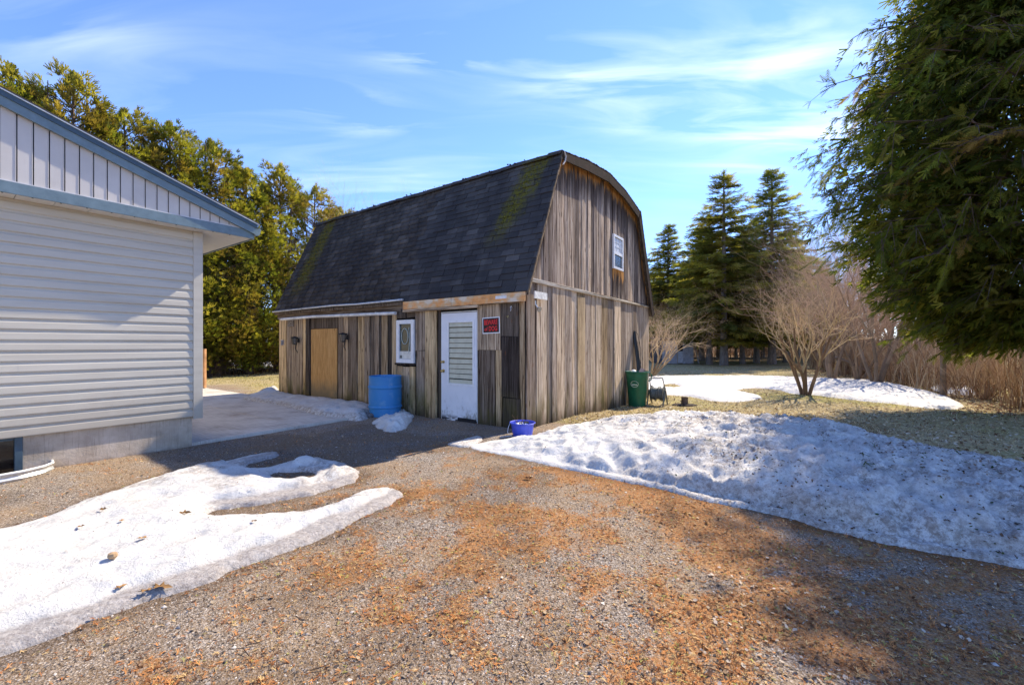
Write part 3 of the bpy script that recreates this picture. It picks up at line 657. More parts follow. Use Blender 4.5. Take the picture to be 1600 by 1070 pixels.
# things seen through the small window: arched stained outline and a pale lower card
grn = plain('leaded_outline', (.50,.56,.52), .4); b = MB(); ya, yb = fy(649.5)+.12, fy(622.5)-.12; ym = (ya+yb)/2
b.tube([(-.034, ym+(.62 if True else 1)*.17*math.cos(t)+.03, 1.66+.17*math.sin(t)) for t in np.linspace(0, 2*math.pi, 17)], .008, 5, False)
b.tube([(-.034, ya+.06, 1.30), (-.034, ya+.03, 1.55), (-.034, ya+.05, 1.85)], .008, 5); b.build('pane_decoration', grn, w1)
bx(MB(), ya-.03, yb+.03, 1.18, 1.34, .028, .032).build('window_card', plain('card', (.70,.68,.60), .7), w1)
bx(MB(), yb-.04, yb+.03, 1.19, 1.25, .033, .035).build('window_card', plain('card_dark', (.12,.13,.12), .7), w1)
plank(W_DARK, barn, 'f', fy(651), fy(620.5), (1.045, 1.045), (1.085, 1.085), .01, .06, name='window_sill', segs=1)
# ---- white entrance door
d0, d1 = fy(746.5), fy(691.5)
dm = Mat('painted_steel_door', .4, .4); v = dm.coord('Object', barn); sx = dm.N('ShaderNodeSeparateXYZ'); dm.L(v, sx.inputs[0])
sc_ = dm.noise(dm.mapv(v, (3, 9, 5)), 1, 6, .7); c = dm.ramp(dm.noise(v, 3, 4), (.3, (.72,.74,.78)), (.7, (.80,.81,.84)))
low = dm.rng(sx.outputs[2], .62, .0); c = dm.mix(dm.math('MULTIPLY', low, dm.rng(sc_, .48, .68)), c, (.33,.31,.28)); 
chip = dm.math('MULTIPLY', dm.rng(sx.outputs[2], .14, .02), dm.rng(dm.noise(dm.mapv(v, (5, 5, 12)), 1, 4), .42, .5)); c = dm.mix(chip, c, (.03,.03,.035)); dm.col(c)
door = MB(); g0, g1, gzb, gzt = fy(741), fy(702.5), .72, 1.92
for q in ((d0, g0, -.02, 2.10), (g1, d1, -.02, 2.10), (g0, g1, -.02, gzb), (g0, g1, gzt, 2.10)): door.box((-.028, q[0], q[2]), (.0, q[1], q[3]))
door = door.build('door', dm.m, barn)
def ring(b, a0, a1, z0, z1, w, x0, x1):
    b.box((x0, a0, z0), (x1, a1, z0+w)).box((x0, a0, z1-w), (x1, a1, z1)).box((x0, a0, z0+w), (x1, a0+w, z1-w)).box((x0, a1-w, z0+w), (x1, a1, z1-w)); return b
ring(MB(), g0-.03, g1+.03, gzb-.03, gzt+.03, .04, -.042, -.030).build('glazing_frame', white, door)
box('pane', glass, door, (-.012, g0, gzb), (-.008, g1, gzt))
sl = plain('blind_slat', (.56,.55,.42), .5, var=.08); ns = 12; hh = (gzt-gzb)/ns
sm_ = MB().hexa([(-.026, g0+.01, 0), (-.0265, g1-.01, 0), (-.025, g1-.01, .001), (-.0245, g0+.01, .001), (-.015, g0+.01, hh-.022), (-.015, g1-.01, hh-.022), (-.0145, g1-.01, hh-.018), (-.0145, g0+.01, hh-.018)]).mesh('slat')
for i in range(ns): o = obj('slat', sm_, sl, door); o.location.z = gzb+i*hh+.004; o.rotation_euler.x = random.uniform(-.004, .004)
brass = plain('brass', (.55,.40,.16), .3, .9)
for z_, r_ in ((fz(693, 565), .028), (fz(693, 579), .033)):
    MB().lathe([(0, -.001), (r_, 0), (r_, .012), (r_*.4, .018), (r_*.4, .035), (r_*.85, .042), (r_*.9, .06), (r_*.5, .072), (0, .074)], 16).build('knob' if r_ > .03 else 'deadbolt', brass, door, smooth=True, loc=(-.028, d1-.06, z_), rot=(0, rad(-90), 0))
box('kick_plate', plain('rubber_sweep', (.015,.015,.017), .7), door, (-.036, d0+.01, -.03), (-.029, d0+.48, .075))
ring(MB(), d0-.02, d1+.02, -.04, 2.13, .02, -.02, .0).build('door_frame', plain('jamb_white', (.62,.62,.60), .6), barn)
plank(W_TAN, barn, 'f', d0-.05, d1+.05, (-.07, -.07), (-.032, -.032), .0, .12, name='threshold', segs=1)
# ---- gable lower boards
px = [816,826,836,845,853,860,867,880,891,900.5,912,921,929,938,948,958,968,976,987,994,1002,1013.6]
for i, (a, c_) in enumerate(zip(px[:-1], px[1:])):
    a0, a1 = (0.0 if i == 0 else gx_(a)), gx_(c_)
    if i == len(px)-2: a1 = BW
    plank(W_TAN if i in (9, 13) else W_GAB, gw, 'g', a0+.008, a1-.008, -.02-.11*sm((a0-.5)/3.5), 2.585, random.choice([0, .008, .018]), .024, rag=.02)
for a0, a1, z0 in ((gx_(900), gx_(911), .0),): plank(W_TAN, gw, 'g', a0, a1, z0-.05, 2.50, .034, .014, name='batten')
plank(W_LEDGE, barn, 'g', .02, BW-.04, (2.585, 2.585), (2.655, 2.63), .02, .05, name='ledge_board', segs=1)
# ---- gable upper boards
ug = MB(); ug.add([(s, -.0, z_) for s, z_ in [(.05, 2.6)]+[(max(.05, min(BW-.05, s)), z_-.09) for s, z_ in PROF]+[(BW-.05, 2.6)]]+[(s, .033, z_) for s, z_ in [(.05, 2.6)]+[(max(.05, min(BW-.05, s)), z_-.09) for s, z_ in PROF]+[(BW-.05, 2.6)]],
    [tuple(range(9)), tuple(range(17, 8, -1))]+[(i, 9+i, 9+(i+1) % 9, (i+1) % 9) for i in range(9)])
ug = ug.build('gable_loft_wall', black, barn)
wx0, wx1, wz0, wz1 = gx_(955), gx_(970), 3.37, 4.22
s = .02; k = 0
while s < BW-.05:
    wd = random.choice([.125, .14, .15, .17, .19]); e = min(s+wd, BW-.02)
    za, zb_ = roofz(s)-.05, roofz(e)-.05
    offv = random.choice([0, 0, .010, .02])
    if za > 2.72 or zb_ > 2.72:
        za = max(za, 2.665); zb_ = max(zb_, 2.665)
        if e > wx0+.02 and s < wx1-.02:
            plank(W_GUP, ug, 'g', s+.006, e-.006, (2.66, 2.66), (wz0, wz0), offv, .02); plank(W_GUP, ug, 'g', s+.006, e-.006, (wz1, wz1), (za, zb_), offv, .02)
        else: plank(W_GUP, ug, 'g', s+.006, e-.006, (2.66, 2.66), (za, zb_), offv, .02, segs=7)
    s = e
w2, bx, g_ = window('loft_window', barn, 'g', wx0, wx1, wz0, wz1, .055, .03, .045, mid=3.79)
bx(MB(), wx0+.06, wx1-.06, 3.82, 4.15, .045, .05).build('upper_sash', plain('frosted_sash', (.66,.69,.72), .4), w2)
b = MB()
for t in (.3, .7): bx(b, wx0+.06+(wx1-wx0-.12)*t, wx0+.075+(wx1-wx0-.12)*t, 3.82, 4.15, .052, .058)
for t in (3.93, 4.04): bx(b, wx0+.06, wx1-.06, t, t+.012, .0525, .0575)
b.build('muntin', white, w2)
bx(MB(), wx0-.0, wx1, wz0+.36, wz0+.40, .06, .07).build('sash_rail', white, w2)
# ---- roof
roof = MB(); Y0, Y1 = -.15, BL; th = .05
top = [(s, z_) for s, z_ in PROF]; bot = [(.03 if i == 0 else (BW-.03 if i == 6 else s), z_-.07) for i, (s, z_) in enumerate(PROF)]
bot[0] = (-.11, 2.34); bot[-1] = (6.83, 2.34)
allp = top+bot[::-1]; n = len(allp)
def yend(s, z_): return Y1-.18*max(0, (z_-2.4)/2.8) if s < 1.2 else Y1-.18
roof.add([(s, Y0, z_-.012) for s, z_ in allp]+[(s, yend(s, z_), z_-.012) for s, z_ in allp], [tuple(range(n)), tuple(range(2*n-1, n-1, -1))]+[(i, n+i, n+(i+1) % n, (i+1) % n) for i in range(n)])
deck = roof.build('roof', W_DARK, barn); deck['label'] = 'black shingled gambrel roof with two green moss streaks'
shm = Mat('asphalt_shingle', .9, .06); v = shm.coord('Object', barn); r_ = shm.rand()
c = shm.ramp(r_, (0, (.048,.045,.043)), (.4, (.062,.057,.054)), (.85, (.082,.075,.070)), (1, (.110,.10,.092)))
c = shm.mix(shm.rng(shm.noise(shm.mapv(v, (1, 1.6, .5)), 1.1, 5, .6), .38, .62, 0, .6), c, (.032,.030,.031))
c = shm.mix(.5, c, shm.mix(1.0, c, shm.ramp(shm.noise(v, 160, 3, .7), (.3, (.4,.4,.4)), (.7, (1.9,1.9,1.9))), 'MULTIPLY'))
sx = shm.N('ShaderNodeSeparateXYZ'); shm.L(v, sx.inputs[0]); wob = shm.noise(v, 3.2, 6, .75)
def streak(y0, slope, w, z0, z1, amt):
    yc = shm.math('ADD', y0, shm.math('MULTIPLY', shm.math('SUBTRACT', sx.outputs[2], 3.8), slope))
    dd = shm.math('ABSOLUTE', shm.math('SUBTRACT', sx.outputs[1], yc)); dd = shm.math('ADD', dd, shm.math('MULTIPLY', shm.math('SUBTRACT', wob, .5), .9))
    return shm.math('MULTIPLY', shm.math('MULTIPLY', shm.rng(dd, w, w*.25), shm.math('MULTIPLY', shm.rng(sx.outputs[2], z0-.3, z0+.5), shm.rng(sx.outputs[2], z1+.4, z1-.2))), amt)
mb = shm.noise(v, 14, 5, .7); mcol = shm.ramp(shm.noise(v, 40, 3), (.35, (.05,.046,.008)), (.65, (.17,.145,.018))); mk = shm.rng(mb, .36, .56, .15, 1)
c = shm.mix(shm.math('MULTIPLY', streak(.80, -.34, .42, 3.5, 5.2, .95), mk), c, mcol); c = shm.mix(shm.math('MULTIPLY', streak(7.75, -.12, .46, 2.9, 5.2, .9), mk), c, mcol)
c = shm.mix(streak(3.9, .0, .75, 4.62, 4.66, .55), c, (.17,.17,.18)); c = shm.mix(shm.rng(shm.math('ADD', sx.outputs[2], wob), 5.45, 5.85, 0, .6), c, (.075,.055,.04))
shm.col(c); shm.bump(shm.noise(v, 150, 3, .8), .5, .003)
SHM = shm.m
# one tab in slope frame: x along the course, y up the slope, z outwards
tabm = MB().hexa([(0,0,.002),(.296,0,.002),(.296,.20,.0),(0,.20,.0),(0,0,.018),(.296,0,.018),(.296,.20,.003),(0,.20,.003)]).mesh('shingle'); tabm.materials.append(SHM)
tabs = []
def course_frame(s0, z0, s1, z1):
    u = Vector((s1-s0, 0, z1-z0)); L = u.length; u.normalize(); a = Vector((0, 1, 0)); nrm = Vector((-u.z, 0, u.x)) if True else None
    if nrm.z < 0: nrm = -nrm
    return u, L, a, nrm
def lay(s0, z0, s1, z1, expo=.131, tab=.305):
    u, L, a, nrm = course_frame(s0, z0, s1, z1); out = []
    nrow = int(L/expo)
    for r in range(nrow+1):
        base = Vector((s0, 0, z0))+u*(r*expo-.012); y = Y0-.02-random.random()*tab*.8-(r % 2)*tab*.5
        ye = yend(base.x, base.z)+.01
        while y < ye:
            y0 = max(y, Y0-.015); y1 = min(y+tab, ye)
            if y1-y0 > .05:
                M = Matrix.Identity(4); X = a.copy(); Yv = u.copy(); Z = X.cross(Yv)
                if Z.dot(nrm) < 0: X = -a; Z = X.cross(Yv); org = base+a*y1
                else: org = base+a*y0
                ln = (y1-y0)/tab; over = 1.0 if r < nrow else max(.3, (L-r*expo+.02)/.2)
                tilt = random.uniform(-.004, .004)
                M.col[0][:3] = X*ln; M.col[1][:3] = (Yv+Z*0)*min(1, over); M.col[2][:3] = Z*random.uniform(.8, 1.5); M.col[3][:3] = org+Z*(.0+random.uniform(0, .003))+u*tilt
                out.append(M)
            y += tab
    return out
main = lay(*PROF[0], *PROF[1]); main.sort(key=lambda M: -(1/(1+max(0, M.col[3][1])))-0)   # nearest the camera first
vis = main[:270]; rest = main[270:]
for a_, b_ in zip(PROF[1:-2], PROF[2:-1]): rest += lay(*(a_ if b_[1] > a_[1] else b_), *(b_ if b_[1] > a_[1] else a_))
rest += lay(*PROF[6], *PROF[5])
for M in vis: o = obj('shingle', tabm, None, deck); o.matrix_local = M
tv = np.array([tuple(v_.co)+(1,) for v_ in tabm.vertices]); tf = np.array([tuple(p.vertices) for p in tabm.polygons])
V = np.concatenate([(np.array(M) @ tv.T).T[:, :3] for M in rest]); Fm = (tf[None]+(np.arange(len(rest))*8)[:, None, None]).reshape(-1, 4)
obj('shingles', mesh_np('shingles', V, Fm), SHM, deck, kind='stuff')
# ridge caps along the break line
capm = MB().add([(-.10,0,-.09),(.0,0,.012),(.15,0,-.0),(-.10,.31,-.09),(0,.31,.018),(.15,.31,.004),(-.095,0,-.10),(.0,0,-.002),(.15,0,-.014),(-.095,.31,-.10),(0,.31,.0),(.15,.31,-.012)],
    [(0,3,4,1),(1,4,5,2),(6,7,10,9),(7,8,11,10),(0,1,7,6),(1,2,8,7),(3,9,10,4),(4,10,11,5),(0,6,9,3),(2,5,11,8)]).mesh('ridge_cap'); capm.materials.append(SHM)
capc = plain('mossy_cap', (.055,.045,.035), .95, var=.4)
y = Y0
while y < Y1-.45:
    o = obj('ridge_cap', capm, None, deck); o.location = (1.085+random.uniform(-.01, .01), y, 5.215+random.uniform(-.006, .014)); o.rotation_euler = (random.uniform(-.02, .045), random.uniform(-.05, .05), random.uniform(-.03, .03)); y += .285
# moss clumps and debris lodged along the break line
cl = MB()
for i in range(60):
    yy = random.uniform(.3, Y1-.5); r_ = random.uniform(.008, .026); cl.lathe([(0, -.5*r_), (r_, 0), (r_*.7, .7*r_), (0, r_)], 5, (1.07+random.uniform(-.06, .03), yy, 5.22+random.uniform(-.02, .01)))
cl.build('moss_clumps', capc, deck, kind='stuff')
RAKE = plain('rake_dark_brown', (.045,.032,.026), .9, var=.45, scale=5, bump=.6)
# rake: warped dark boards and shingle edge on the gable end
for i in range(6):
    (s0, z0), (s1, z1) = PROF[i], PROF[i+1]
    b = MB(); w_ = .20 if i > 0 else .05
    L = math.hypot(s1-s0, z1-z0); dx, dz = (s1-s0)/L, (z1-z0)/L; nx_, nz_ = dz, -dx
    if i > 0:
        p = [(s0, z0-.02), (s1, z1-.02), (s1+nx_*w_, z1-.02+nz_*w_), (s0+nx_*w_, z0-.02+nz_*w_)]
        if i == 1: p[3] = (s0+.02, z0-.16)
        if i < 5: p[2] = (s1+(nx_*w_)*.9, p[2][1])
        b.hexa([(q[0], Y0-.012, q[1]) for q in p]+[(q[0], Y0+.012, q[1]) for q in p]); b.build('rake_board', RAKE, deck)
    else:
        p = [(s0+.02, z0-.0), (s1, z1-.02), (s1+nx_*w_, z1-.02+nz_*w_), (s0+.02+nx_*w_, z0+nz_*w_)]
        b.hexa([(q[0], Y0+.01, q[1]) for q in p]+[(q[0], Y0+.03, q[1]) for q in p]); b.build('rake_board', W_TAN, deck)
MB().tube([(1.12, Y0-.03, 5.2), (1.17, Y0-.03, 5.12), (1.14, Y0-.028, 5.02), (1.06, Y0-.024, 4.93)], .016, 6).build('flashing_strip', plain('pale_flashing', (.5,.46,.42), .6), deck)

# ---- things fixed to or leaning on the barn
# sign
sg = thing('warning_sign', 'red on black dog warning sign with white border right of the white door', 'sign', (0, 0, 0), 0)
sg.parent = None
def W3(x, y, z): a = loc2(C0, x, y); return (a[0], a[1], z)
sy0, sy1 = fy(781, .045), fy(754, .045); sz0, sz1 = fz(768, 521, .045), fz(768, 495.5, .045); wS, hS = sy1-sy0, sz1-sz0
p = W3(-.046, (sy0+sy1)/2, (sz0+sz1)/2); sg.location = p; sg.rotation_euler = (0, 0, ROT-math.pi/2); sg.rotation_euler.y = rad(-1.5)
# sign local: x to the viewer's right, -y towards viewer
box('backing', white, sg, (-wS/2, -.002, -hS/2), (wS/2, .002, hS/2))
box('face', plain('sign_black', (.03,.012,.012), .5), sg, (-wS/2+.018, -.0045, -hS/2+.018), (wS/2-.018, -.0025, hS/2-.018))
red = plain('sign_red', (.80,.03,.035), .5, bump=0)
def text(s, h, w, loc, m, parent, name='lettering', bold=.0):
    cu = bpy.data.curves.new(name, 'FONT'); cu.body = s; cu.size = 1; cu.extrude = .0; cu.offset = bold; cu.align_x = 'CENTER'; cu.align_y = 'CENTER'
    t = bpy.data.objects.new(name, cu); COL.objects.link(t); bpy.context.view_layer.update()
    me = bpy.data.meshes.new_from_object(t); bpy.data.objects.remove(t)
    co = np.array([v_.co[:] for v_ in me.vertices]); mn, mx = co.min(0), co.max(0); co = (co-(mn+mx)/2); co[:, 0] *= w/(mx-mn)[0]; co[:, 1] *= h/(mx-mn)[1]
    me.vertices.foreach_set('co', np.stack([co[:, 0], co[:, 2]*0, co[:, 1]], 1).astype(np.float32).ravel()); me.materials.clear(); me.update()
    return obj(name, me, m, parent, loc=loc)
text('BEWARE', hS*.32, wS*.76, (0, -.0062, hS*.19), red, sg, bold=.025); text('of', hS*.24, wS*.18, (-wS*.28, -.0062, -hS*.21), red, sg, bold=.02); text('DOG', hS*.30, wS*.48, (wS*.12, -.0062, -hS*.20), red, sg, bold=.03)
# carriage lamps
iron = plain('black_iron', (.02,.02,.022), .45, .3)
def lantern(px, py, label):
    t = thing('wall_lantern', label, 'lantern', W3(-.035, fy(px), fz(px, py)), ROT-math.pi/2, 'black lanterns either side of the plywood doorway')
    MB().box((-.035, -.015, -.06), (.035, 0, .06)).build('back_plate', iron, t, bevel=.004)
    MB().tube([(0, -.01, .0), (.0, -.06, -.05), (0, -.10, -.22), (0, -.04, -.33)], [.012, .012, .010, .004], 6).build('arm', iron, t, smooth=True)
    MB().lathe([(.02, .11), (.09, .09), (.1, .07), (.055, .0+.055)], 6, (0, -.12, 0)).build('cap', iron, t)
    c = MB()
    for k in range(6): a = k*math.pi/3; c.tube([(.055*math.cos(a), -.12+.055*math.sin(a), -.10), (.08*math.cos(a), -.12+.08*math.sin(a), .075)], .005, 4)
    c.lathe([(0, -.12), (.058, -.11), (.058, -.095), (0, -.095)], 6, (0, -.12, 0)); c.build('cage', iron, t)
    MB().lathe([(0, -.095), (.048, -.09), (.072, .07), (0, .08)], 6, (0, -.12, 0)).build('glass', plain('smoked_glass', (.16,.15,.13), .15), t)
lantern(469, 532, 'black carriage lantern left of the plywood doorway'); lantern(545, 527, 'black carriage lantern right of the plywood doorway')
b = thing('meter_box', 'small white and grey socket box near the far left corner of the barn', 'socket box', W3(-.022, fy(443), fz(443, 535)), ROT-math.pi/2)
box('housing', white, b, (-.05, -.03, -.07), (.03, 0, .07)); box('cover', plain('grey_cover', (.25,.25,.26), .5), b, (.0, -.06, -.08), (.06, -.031, .06), bevel=.006)
hk = thing('tool_hook', 'bent metal hooks screwed to the dark boards right of the dog sign', 'hook', W3(-.05, fy(803), fz(803, 484)), ROT-math.pi/2)
MB().tube([(0, 0, .03), (.0, -.06, .04), (.03, -.08, .0), (.02, -.08, -.03)], .005, 6).build('hook', gal, hk); MB().tube([(-.09, 0, -.1), (-.09, -.05, -.12), (-.06, -.06, -.14), (-.05, -.05, -.11)], .006, 6).build('hook', brass, hk)
MB().tube([(-.02, 0, .05), (-.02, -.012, .05)], .015, 8).build('base_plate', gal, hk)
b = thing('spotlight', 'small grey floodlight hanging under the white offcut at the barn corner', 'light', W3(.16, -.12, 2.17), ROT)
MB().tube([(0, 0, .08), (0, 0, .02), (.03, -.02, -.03)], .012, 6).build('bracket', gal, b); MB().lathe([(0, 0), (.035, .01), (.05, .05), (.04, .055), (0, .05)], 12).build('lamp_head', plain('grey_metal', (.35,.33,.28), .5, .4), b, loc=(.03, -.03, -.05), rot=(rad(120), .3, 0))
# ---------------------------------------------------------------- HOUSE (local x along its wall, -y outward)
house = thing('house', 'pale grey vinyl sided house corner with blue fascia and concrete foundation', 'house', (H0[0], H0[1], 0), ROT)
vin = Mat('vinyl_siding', .45, .35); v = vin.coord('Object', house)
vc = vin.ramp(vin.noise(vin.mapv(v, (.8, 1, 6)), 1, 6, .6), (.3, (.46,.425,.355)), (.7, (.56,.525,.445))); vsx = vin.N('ShaderNodeSeparateXYZ'); vin.L(v, vsx.inputs[0])
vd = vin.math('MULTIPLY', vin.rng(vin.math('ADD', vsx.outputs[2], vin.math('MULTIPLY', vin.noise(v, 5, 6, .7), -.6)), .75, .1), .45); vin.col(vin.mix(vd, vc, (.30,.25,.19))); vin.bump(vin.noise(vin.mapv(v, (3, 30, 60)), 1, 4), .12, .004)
vin2 = Mat('vinyl_gable', .45, .35); v = vin2.coord('Object', house)
vin2.col(vin2.ramp(vin2.noise(v, 2, 5), (.3, (.49,.46,.42)), (.7, (.60,.565,.52)))); vin2.bump(vin2.noise(vin2.mapv(v, (60, 30, 3)), 1, 4), .12, .004)
blue = plain('blue_fascia_paint', (.15,.215,.245), .4, var=.1); blued = plain('dark_blue_trim', (.05,.085,.115), .4, var=.1); soff = plain('white_soffit', (.70,.69,.66), .5, var=.05)
pitch = 2.70/22; LX = -8.8
wallm = MB().box((LX, -.02, .44), (.11, 8.9, 3.14)).build('wall_core', plain('sheathing', (.3,.3,.3), .8), house)
sprof = [(-.021, -.004), (-.040, -.004), (-.046, .002), (-.047, .010), (-.043, pitch*.62), (-.040, pitch*.68), (-.031, pitch*.76), (-.029, pitch+.001), (-.021, pitch+.001)]
def siding_mesh(x0, x1):
    n = len(sprof); b = MB().add([(x0, y, z) for y, z in sprof]+[(x1, y, z) for y, z in sprof], [(i, (i+1) % n, n+(i+1) % n, n+i) for i in range(n)]+[tuple(range(n-1, -1, -1)), tuple(range(n, 2*n))]); return b.mesh('siding_panel')
full = siding_mesh(LX, -.002); seam = -1.70; pa, pb = siding_mesh(LX, -1.665), siding_mesh(-1.668, -.002); pc_, pd_ = siding_mesh(LX, -1.95), siding_mesh(-1.953, -.002)
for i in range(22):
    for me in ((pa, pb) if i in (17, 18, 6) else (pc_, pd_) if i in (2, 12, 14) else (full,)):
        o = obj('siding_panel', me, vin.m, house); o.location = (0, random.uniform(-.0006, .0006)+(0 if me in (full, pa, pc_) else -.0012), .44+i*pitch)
box('corner_post', vin.m, house, (.0, -.056, .405), (.118, .06, 3.139), bevel=.004)
MB().box((.112, .06, .44), (.12, 8.9, 3.13)).build('side_wall', vin.m, house)
fm = Mat('stained_concrete', .92, .05); v = fm.coord('Object', house); sx = fm.N('ShaderNodeSeparateXYZ'); fm.L(v, sx.inputs[0])
c = fm.ramp(fm.noise(v, 3, 7, .65), (.3, (.34,.27,.20)), (.6, (.52,.44,.35)), (.8, (.62,.54,.45)))
st = fm.noise(fm.mapv(v, (55, 1, 3)), 1, 4, .6); c = fm.mix(fm.math('MULTIPLY', fm.rng(st, .54, .68), .35), c, (.14,.115,.09))
c = fm.mix(fm.rng(fm.math('ADD', sx.outputs[2], fm.math('MULTIPLY', fm.noise(v, 6, 4), .1)), .10, .02, 0, .6), c, (.12,.085,.06)); fm.col(c); fm.bump(fm.noise(v, 30, 6, .7), .5, .01)
WX0, WX1 = -2.6, -1.63
b = MB().box((LX, .0, -.4), (WX0-.0, 8.8, .438)).box((WX1, .0, -.4), (.0, 8.8, .438)).box((WX0, .16, -.4), (WX1, 8.8, .438)).box((WX0, .0, -.4), (WX1, .16, -.02)); b.build('foundation', fm.m, house)
w = ring(MB(), 0, 1, 0, 1, .1, 0, 1); b = MB()
b.box((WX0, .01, .0-.02), (WX0+.05, .09, .437)).box((WX1-.062, -.012, -.02), (WX1, .09, .437)).box((WX0+.05, .01, .40), (WX1-.062, .09, .437)).box((WX0+.05, .01, -.02), (WX1-.062, .09, .015))
bwn = b.build('basement_window', blued, house, bevel=.003); box('pane', plain('dark_glass', (.012,.009,.008), .05, spec=.6, bump=0), bwn, (WX0+.05, .05, .015), (WX1-.062, .056, .40)); box('mullion', plain('brown_mullion', (.05,.028,.022), .6), bwn, (-2.10, .02, .016), (-2.07, .049, .399))
# window well
ww = thing('window_well', 'white rimmed galvanised window well at the foot of the house wall', 'window well', (H0[0], H0[1], 0), ROT)
wc = [(-1.40, -.0), (-1.41, -.14), (-1.50, -.27), (-1.66, -.36), (-2.0, -.41), (-2.4, -.41), (-2.7, -.35), (-2.8, -.2), (-2.82, 0)]
wp = []
for i in range(len(wc)-1):
    for t in (0, .25, .5, .75): wp.append((wc[i][0]*(1-t)+wc[i+1][0]*t, wc[i][1]*(1-t)+wc[i+1][1]*t))
wp.append(wc[-1]); vs = []; zz = [-.2, -.06, .0, .035, .06, .10]; ro = [0, .012, -.012, .012, -.012, 0]
for z, r_ in zip(zz, ro):
    for x, y in wp:
        d = Vector((x+2.1, y, 0)).normalized(); vs.append((x+d.x*r_, y+d.y*r_, z))
n = len(wp); gv = Mat('galvanised', .35, .5, .6); gv.col(gv.ramp(gv.noise(gv.coord('Object'), 18, 5), (.3, (.45,.47,.48)), (.7, (.70,.71,.70)))); gv.bump(gv.noise(gv.coord('Object'), 12, 4), .2, .01)
MB().add(vs, [(j*n+i, j*n+i+1, (j+1)*n+i+1, (j+1)*n+i) for j in range(len(zz)-1) for i in range(n-1)]).build('well_wall', gv.m, ww, smooth=True)
MB().tube([(x, y, .105) for x, y in wp], .013, 8).build('rim', plain('well_rim', (.74,.74,.72), .45), ww, smooth=True)
# soffit, fascia, rake, gable
RX = -4.3
spm = MB().box((.003, -.275, 3.142), (.297, -.001, 3.152)).mesh('soffit_panel'); spm.materials.append(soff)
for i in range(31): o = obj('soffit_panel', spm, None, house); o.location = (.70-.3*(i+1)+.0, 0, 0 if i % 2 else .0015)
for i in range(24): box('soffit_panel', soff, house, (.124, .004+i*.38, 3.142+(.0012 if i % 2 else 0)), (.695, .380+i*.38, 3.152))
# small vent screws under the fascia
b = MB()
for i in range(24): b.lathe([(0, -.004), (.009, -.003), (.009, .002)], 8, (.4-i*.22, -.245, 3.141))
b.build('soffit_screws', iron, house, kind='stuff')
box('fascia', blue, house, (LX-.6, -.30, 3.135), (.70, -.28, 3.262), bevel=.003)
box('j_trim', plain('pale_trim', (.6,.6,.6), .5), house, (LX-.6, -.296, 3.264), (.66, -.283, 3.276))
def rakez(x): return 3.36+.336*(.74-x) if x > RX else 3.36+.336*(.74-RX)-.336*(RX-x)
pwid = .122; k = 0; x = .62
while x > LX-.4:
    x0 = x-pwid; zt0, zt1 = rakez(x0)-.10, rakez(x)-.10
    if x0 < RX < x: zt0 = zt1 = min(zt0, zt1)
    b = MB().hexa([(x0+.004, -.283, 3.268), (x-.014, -.283, 3.268), (x-.014, -.272, 3.268), (x0+.004, -.272, 3.268), (x0+.004, -.283, zt0), (x-.014, -.283, zt1), (x-.014, -.272, zt1), (x0+.004, -.272, zt0)])
    b.hexa([(x-.013, -.287, 3.268), (x-.007, -.287, 3.268), (x-.005, -.272, 3.268), (x-.013, -.272, 3.268), (x-.013, -.287, zt1), (x-.007, -.287, zt1), (x-.005, -.272, zt1), (x-.013, -.272, zt1)])
    b.build('gable_panel', vin2.m, house); x = x0
MB().add([(.68, -.27, 3.16), (RX, -.27, 4.95), (LX-.5, -.27, 3.4), (LX-.5, -.27, 3.16), (.68, -.262, 3.16), (RX, -.262, 4.95), (LX-.5, -.262, 3.4), (LX-.5, -.262, 3.16)], [(0,1,2,3),(7,6,5,4),(0,4,5,1),(1,5,6,2),(2,6,7,3),(3,7,4,0)]).build('gable_core', iron, house)
for (y0, y1, h0, h1, m, nm, e) in ((-.352, -.335, .0, .062, blued, 'rake_trim', .745), (-.338, -.30, .060, .165, blue, 'rake_board', .725), (-.300, -.288, .12, .150, blued, 'rake_trim', .70)):
    for xa, xb in ((e, RX), (RX, LX-.6)):
        za, zb_ = rakez(xa), rakez(xb); MB().hexa([(xa, y0, za-h1), (xb, y0, zb_-h1), (xb, y1, zb_-h1), (xa, y1, za-h1), (xa, y0, za-h0), (xb, y0, zb_-h0), (xb, y1, zb_-h0), (xa, y1, za-h0)]).build(nm, m, house)
for xa, xb in ((.77, RX), (RX, LX-.65)):
    za, zb_ = rakez(xa), rakez(xb); MB().hexa([(xa, -.362, za-.002), (xb, -.362, zb_-.002), (xb, -.28, zb_-.002), (xa, -.28, za-.002), (xa, -.362, za+.010), (xb, -.362, zb_+.010), (xb, -.28, zb_+.010), (xa, -.28, za+.010)]).build('drip_edge', plain('pale_drip', (.5,.53,.55), .4, .3), house)
    MB().hexa([(xa, -.36, za+.012), (xb, -.36, zb_+.012), (xb, 9.1, zb_+.012), (xa, 9.1, za+.012), (xa, -.36, za+.03), (xb, -.36, zb_+.03), (xb, 9.1, zb_+.03), (xa, 9.1, za+.03)]).build('roof', SHM, house)
    MB().hexa([(xa-.03, -.27, za-.10), (xb, -.27, zb_-.10), (xb, 9.0, zb_-.10), (xa-.03, 9.0, za-.10), (xa-.03, -.27, za+.0), (xb, -.27, zb_), (xb, 9.0, zb_), (xa-.03, 9.0, za)]).build('roof_deck', iron, house)
box('eave_fascia', blue, house, (.703, -.29, 3.13), (.722, 9.0, 3.30)); b = MB()
gp = [(.724, 3.30), (.724, 3.20), (.76, 3.19), (.80, 3.215), (.815, 3.27), (.82, 3.31), (.805, 3.31), (.80, 3.275), (.78, 3.225), (.745, 3.215), (.735, 3.30)]; n = len(gp)
